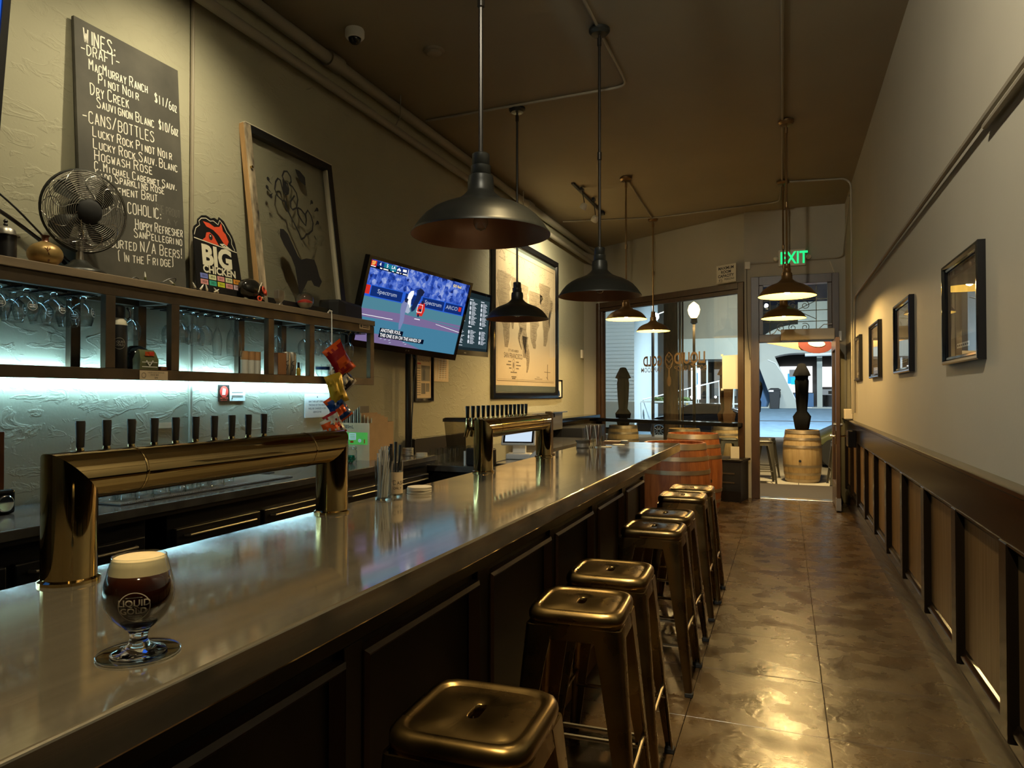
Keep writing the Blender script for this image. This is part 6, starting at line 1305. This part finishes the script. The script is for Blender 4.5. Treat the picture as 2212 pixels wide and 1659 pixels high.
t = thing('street_lamp', 'small bright white lamp beside the wooden utility pole', 'street lamp', (-4.15, 24.0, 0)); MB().tube([(0, 0, 0), (0, 0, 5.2)], .05, 10).build('post', 'steel', t); MB().sphere((0.1, -.1, 4.02), .13, 14, 8).build('globe', 'lamp_white', t); MB().tube([(0, 0, 4.05), (.6, 0, 4.25)], .02, 6).build('arm', 'steel', t)
# white clapboard house
hs = thing('clapboard_house', 'pale clapboard house front with red sign beyond the window', 'building', (-9.0, 30.0, 0)); MB().box(-4.0, 0, 0, 3.02, 6.0, 12).build('wall', 'siding', hs)
mb = MB()
for k in range(60): mb.box(-4.0, -.03 - .018 * (1 - 0), 1.2 + .16 * k, 3.03, 0, 1.2 + .16 * k + .135)
tag(mb.build('siding', 'siding', hs, smooth=0), kind='stuff'); MB().box(-.6, -.10, .75, 1.2, -.06, 1.5).build('red_sign', 'red', hs); MB().box(-4, -.06, 0, 3.03, 0, 1.1).build('plinth', 'pale_wall', hs)
# dark building behind, with railing ramp and planter
tag(MB().box(-8.6, 36.0, 0, -5.98, 42, 14).build('dark_building', 'dark_wall'), 'dark unlit building between the siding and the shop front', 'building')
t = thing('garden_railing', 'yellow and white ramp railing with a clipped hedge beyond the black car', 'railing', (-5.35, 31.4, -.15))
for k in range(4): MB().box(-.9 + .75 * k, -.04, 0, -.82 + .75 * k, .04, 1.25).build('railing_post', 'yellow_rail', t)
MB().box(-.95, -.05, 1.2, 1.6, .05, 1.27).build('top_rail', 'white_metal', t); MB().tube([(-.9, .3, 1.25), (3.2, 4.0, 2.4)], .03, 6).build('ramp_rail', 'white_metal', t)
mb = MB(); rn = random.Random(5)
for k in range(220): mb.sphere((-.1 + 1.5 * rn.random(), .35 + .3 * rn.random(), 1.2 + .2 * rn.random()), .06, 5, 4)
tag(mb.build('hedge', 'hedge', t, smooth=0), kind='stuff')
for k in range(9): MB().tube([(.4 + .42 * k, .6 + .42 * k, .2 + .1 * k), (.4 + .42 * k, .6 + .42 * k, 1.5 + .13 * k)], .018, 5).build('baluster', 'white_metal', t)
# shop front across the street
so = thing('shop_front', 'long lit shop front with white columns and blue posters across the street', 'building', (-5.6, 41.0, .30))
MB().box(-.3, 3.0, 0, 3.95, 8.0, 9.0).build('wall', 'dark_wall', so); MB().box(-.4, -.5, 3.05, 3.98, 3.0, 4.2).build('fascia', 'pale_wall', so); MB().box(-.3, -.3, 4.2, 3.95, 3.0, 9).build('upper_wall', 'reflection_brown', so)
for x in (.2, .95, 1.55, 2.95, 3.9): MB().tube([(x, -.25, 0), (x, -.25, 3.05)], .055, 10).build('column', 'white_metal', so)
MB().box(-.3, -.3, .55, 3.9, -.22, .62).build('guard_rail', 'white_metal', so)
for x0, x1, z0, z1, mm in ((-.2, .10, .7, 2.6, 'shop_grey'), (.30, .85, .8, 2.7, 'shop_white'), (.42, .70, 1.7, 2.4, 'shop_blue'), (1.0, 1.5, .9, 2.4, 'shop_dim'), (1.65, 2.9, 1.0, 2.6, 'shop_grey'), (2.2, 2.85, 1.35, 2.1, 'shop_blue'), (3.05, 3.85, 1.0, 2.6, 'shop_white'), (3.1, 3.8, 1.5, 2.1, 'shop_blue')):
    MB().box(x0, 2.90 if mm in ('shop_white', 'shop_grey', 'shop_dim') else 2.82, z0, x1, 2.97 if mm in ('shop_white', 'shop_grey', 'shop_dim') else 2.89, z1).build('lit_window', mm, so)
for x in (.35, .62, 1.75, 2.1, 2.45, 3.3): MB().sphere((x, 2.6, .95), .07, 8, 6).build('shop_lamp', 'lamp_white', so)
# poster taped inside the shop window
mb = MB(); o = thing('taped_poster', 'blank back of a lit cream poster taped inside the window glass', 'poster', WB, WRZ); MB().box(2.60, .028, 1.50, 2.86, .032, 1.98).build('sheet', 'paper', o)
for u, v in ((2.60, 1.985), (2.60, 1.495)): MB().box(u - .02, .024, v - .015, u + .02, .028, v + .015).build('tape', 'paper', o)
tag(MB().box(0, 0, 0, .035, .006, .20).build('window_sticker', 'white'), 'small white sticker low on the window edge', 'sticker').location = (-.60, 10.40, 1.30)
# curved white arch building seen through the doorway
ab = thing('arch_building', 'pale curved drive-in building with big arch leg and lit posters', 'building', (-.2, 44.0, .62))
def arch(pts0, pts1, y0, y1, nm, m):
    MB().rings([[(a[0], y0, a[1]), (b[0], y0, b[1]), (b[0], y1, b[1]), (a[0], y1, a[1])] for a, b in zip(pts0, pts1)]).build(nm, m, ab, smooth=50)
C_ = [(PI / 2 + PI / 2 * i / 14) for i in range(15)]
arch([(.9 + 2.15 * math.cos(a), 2.15 + .98 * math.sin(a)) for a in C_], [(.9 + 2.9 * math.cos(a), 2.15 + 2.6 * math.sin(a)) for a in C_], -.8, 1.0, 'arch', 'pale_wall')
MB().rings([[(x0, y, z) for x0, z in ((-1.25, 2.55), (-.35, 2.95), (.95, 0), (-.75, 0), (-.55, .55))] for y in (-1.0, .4)]).build('arch_leg', 'pale_wall', ab)
MB().tube([(-.72, -1.02, 2.75), (-.3, -1.02, 2.55), (.1, -1.02, 1.9), (.95, -1.02, .05), (1.6, -1.02, .03)], .03, 6).build('leg_trim', 'white_metal', ab)
MB().box(-4.0, .5, 0, -.6, 1.4, 2.4).build('blue_wall', 'blue_wall', ab); MB().box(.7, 1.0, 0, 1.75, 1.2, .85).build('blue_wall', 'blue_wall', ab)
MB().box(-1.4, -.9, 0, 4, .9, .06).build('forecourt', 'pale_wall', ab)
MB().box(-4, 4.5, 0, 8, 4.6, 6.5).build('back_wall', 'dark_wall', ab); MB().box(.9, -.8, 3.13, 8, 1.0, 6.0).build('canopy', 'pale_wall', ab); MB().tube([(1.25, -.95, 3.0), (5.0, -.95, 3.05)], .10, 8).build('canopy_rail', 'white_metal', ab)
for x in (1.9, 4.0, 4.3): MB().box(x, .0, 0, x + (.28 if x < 4.2 else .12), .2, 3.75).build('column', 'pale_wall', ab)
MB().box(4.0, -.1, 0, 4.5, .4, .18).build('column_foot', 'pale_wall', ab)
for x0, z0, x1, z1, mm, y in ((-.1, .9, 1.8, 2.55, 'shop_white', 4.3), (.35, 1.45, 1.35, 2.1, 'shop_blue', 4.2), (.45, 1.9, 1.0, 2.35, 'shop_grey', 4.1), (.55, 1.4, .85, 1.85, 'shop_teal', 4.1), (2.2, 1.25, 3.85, 2.5, 'shop_white', 4.3), (2.3, .75, 3.7, 1.1, 'shop_grey', 4.2), (2.7, .8, 3.0, 1.0, 'shop_dim', 4.1), (4.35, 1.0, 4.6, 1.9, 'shop_white', 4.0), (4.45, 2.2, 4.75, 2.45, 'lamp_white', 3.5), (4.45, 2.55, 4.7, 2.75, 'lamp_white', 3.5)):
    MB().box(x0, y, z0, x1, y + .06, z1).build('lit_poster', mm, ab)
for x in (.2, 1.2, 2.5, 3.2): MB().box(x, 3.6, 0, x + .55, 4.0, .75).build('table', 'dark_wall', ab)
tc = thing('wheelie_bin', 'dark wheelie bin in front of the arch leg across the street', 'bin', (-.55, 42.4, .62)); MB().rings([[(x * s, y * s, z) for x, y in rrect(.30, .28, .05, 16)] for z, s in ((0, .78), (1.0, 1.0))]).build('body', 'rubber', tc); MB().rings([[(x * s, y * s, z) for x, y in rrect(.33, .31, .05, 16)] for z, s in ((1.0, 1.0), (1.06, 1.0), (1.14, .6))]).build('lid', 'rubber', tc); MB().box(-.28, -.35, .93, -.05, -.29, 1.02).build('label', 'white', tc)
# hanging red and wood signboard above the doorway outside
t = thing('hanging_signboard', 'long wooden paddle-shaped signboard with red end over the doorway', 'signboard', (.1, 12.6, 2.25), rot=(0, math.radians(7), 0)); MB().prism([(-.75, 0), (.3, -.05), (.55, -.05)], -.04, .0)
MB().rings([[(-.8, y, .03), (.25, y, -.09), (.25, y, .05), (-.8, y, .10)] for y in (-.02, .02)]).build('handle_board', 'wood_raw', t)
MB().rings([[(.36 + .26 * math.cos(a), y, .03 + .14 * math.sin(a)) for a in [2 * PI * i / 20 for i in range(20)]] for y in (-.03, .03)]).build('red_end', 'dark_red', t); MB().rings([[(.38 + .13 * math.cos(a), y, .05 + .055 * math.sin(a)) for a in [2 * PI * i / 16 for i in range(16)]] for y in (-.034, -.031)]).build('pale_inset', 'off_white', t); MB().tube([(-.6, 0, .08), (-.6, 0, .9)], .006, 5).tube([(.4, 0, .17), (.4, 0, .9)], .006, 5)
# porch soffit over the pavement by the door
struct('porch_soffit', MB().box(-.5, 10.5, 3.3, 2.2, 12.6, 3.42), 'pale_wall', 'pale soffit over the entrance outside', 'soffit')
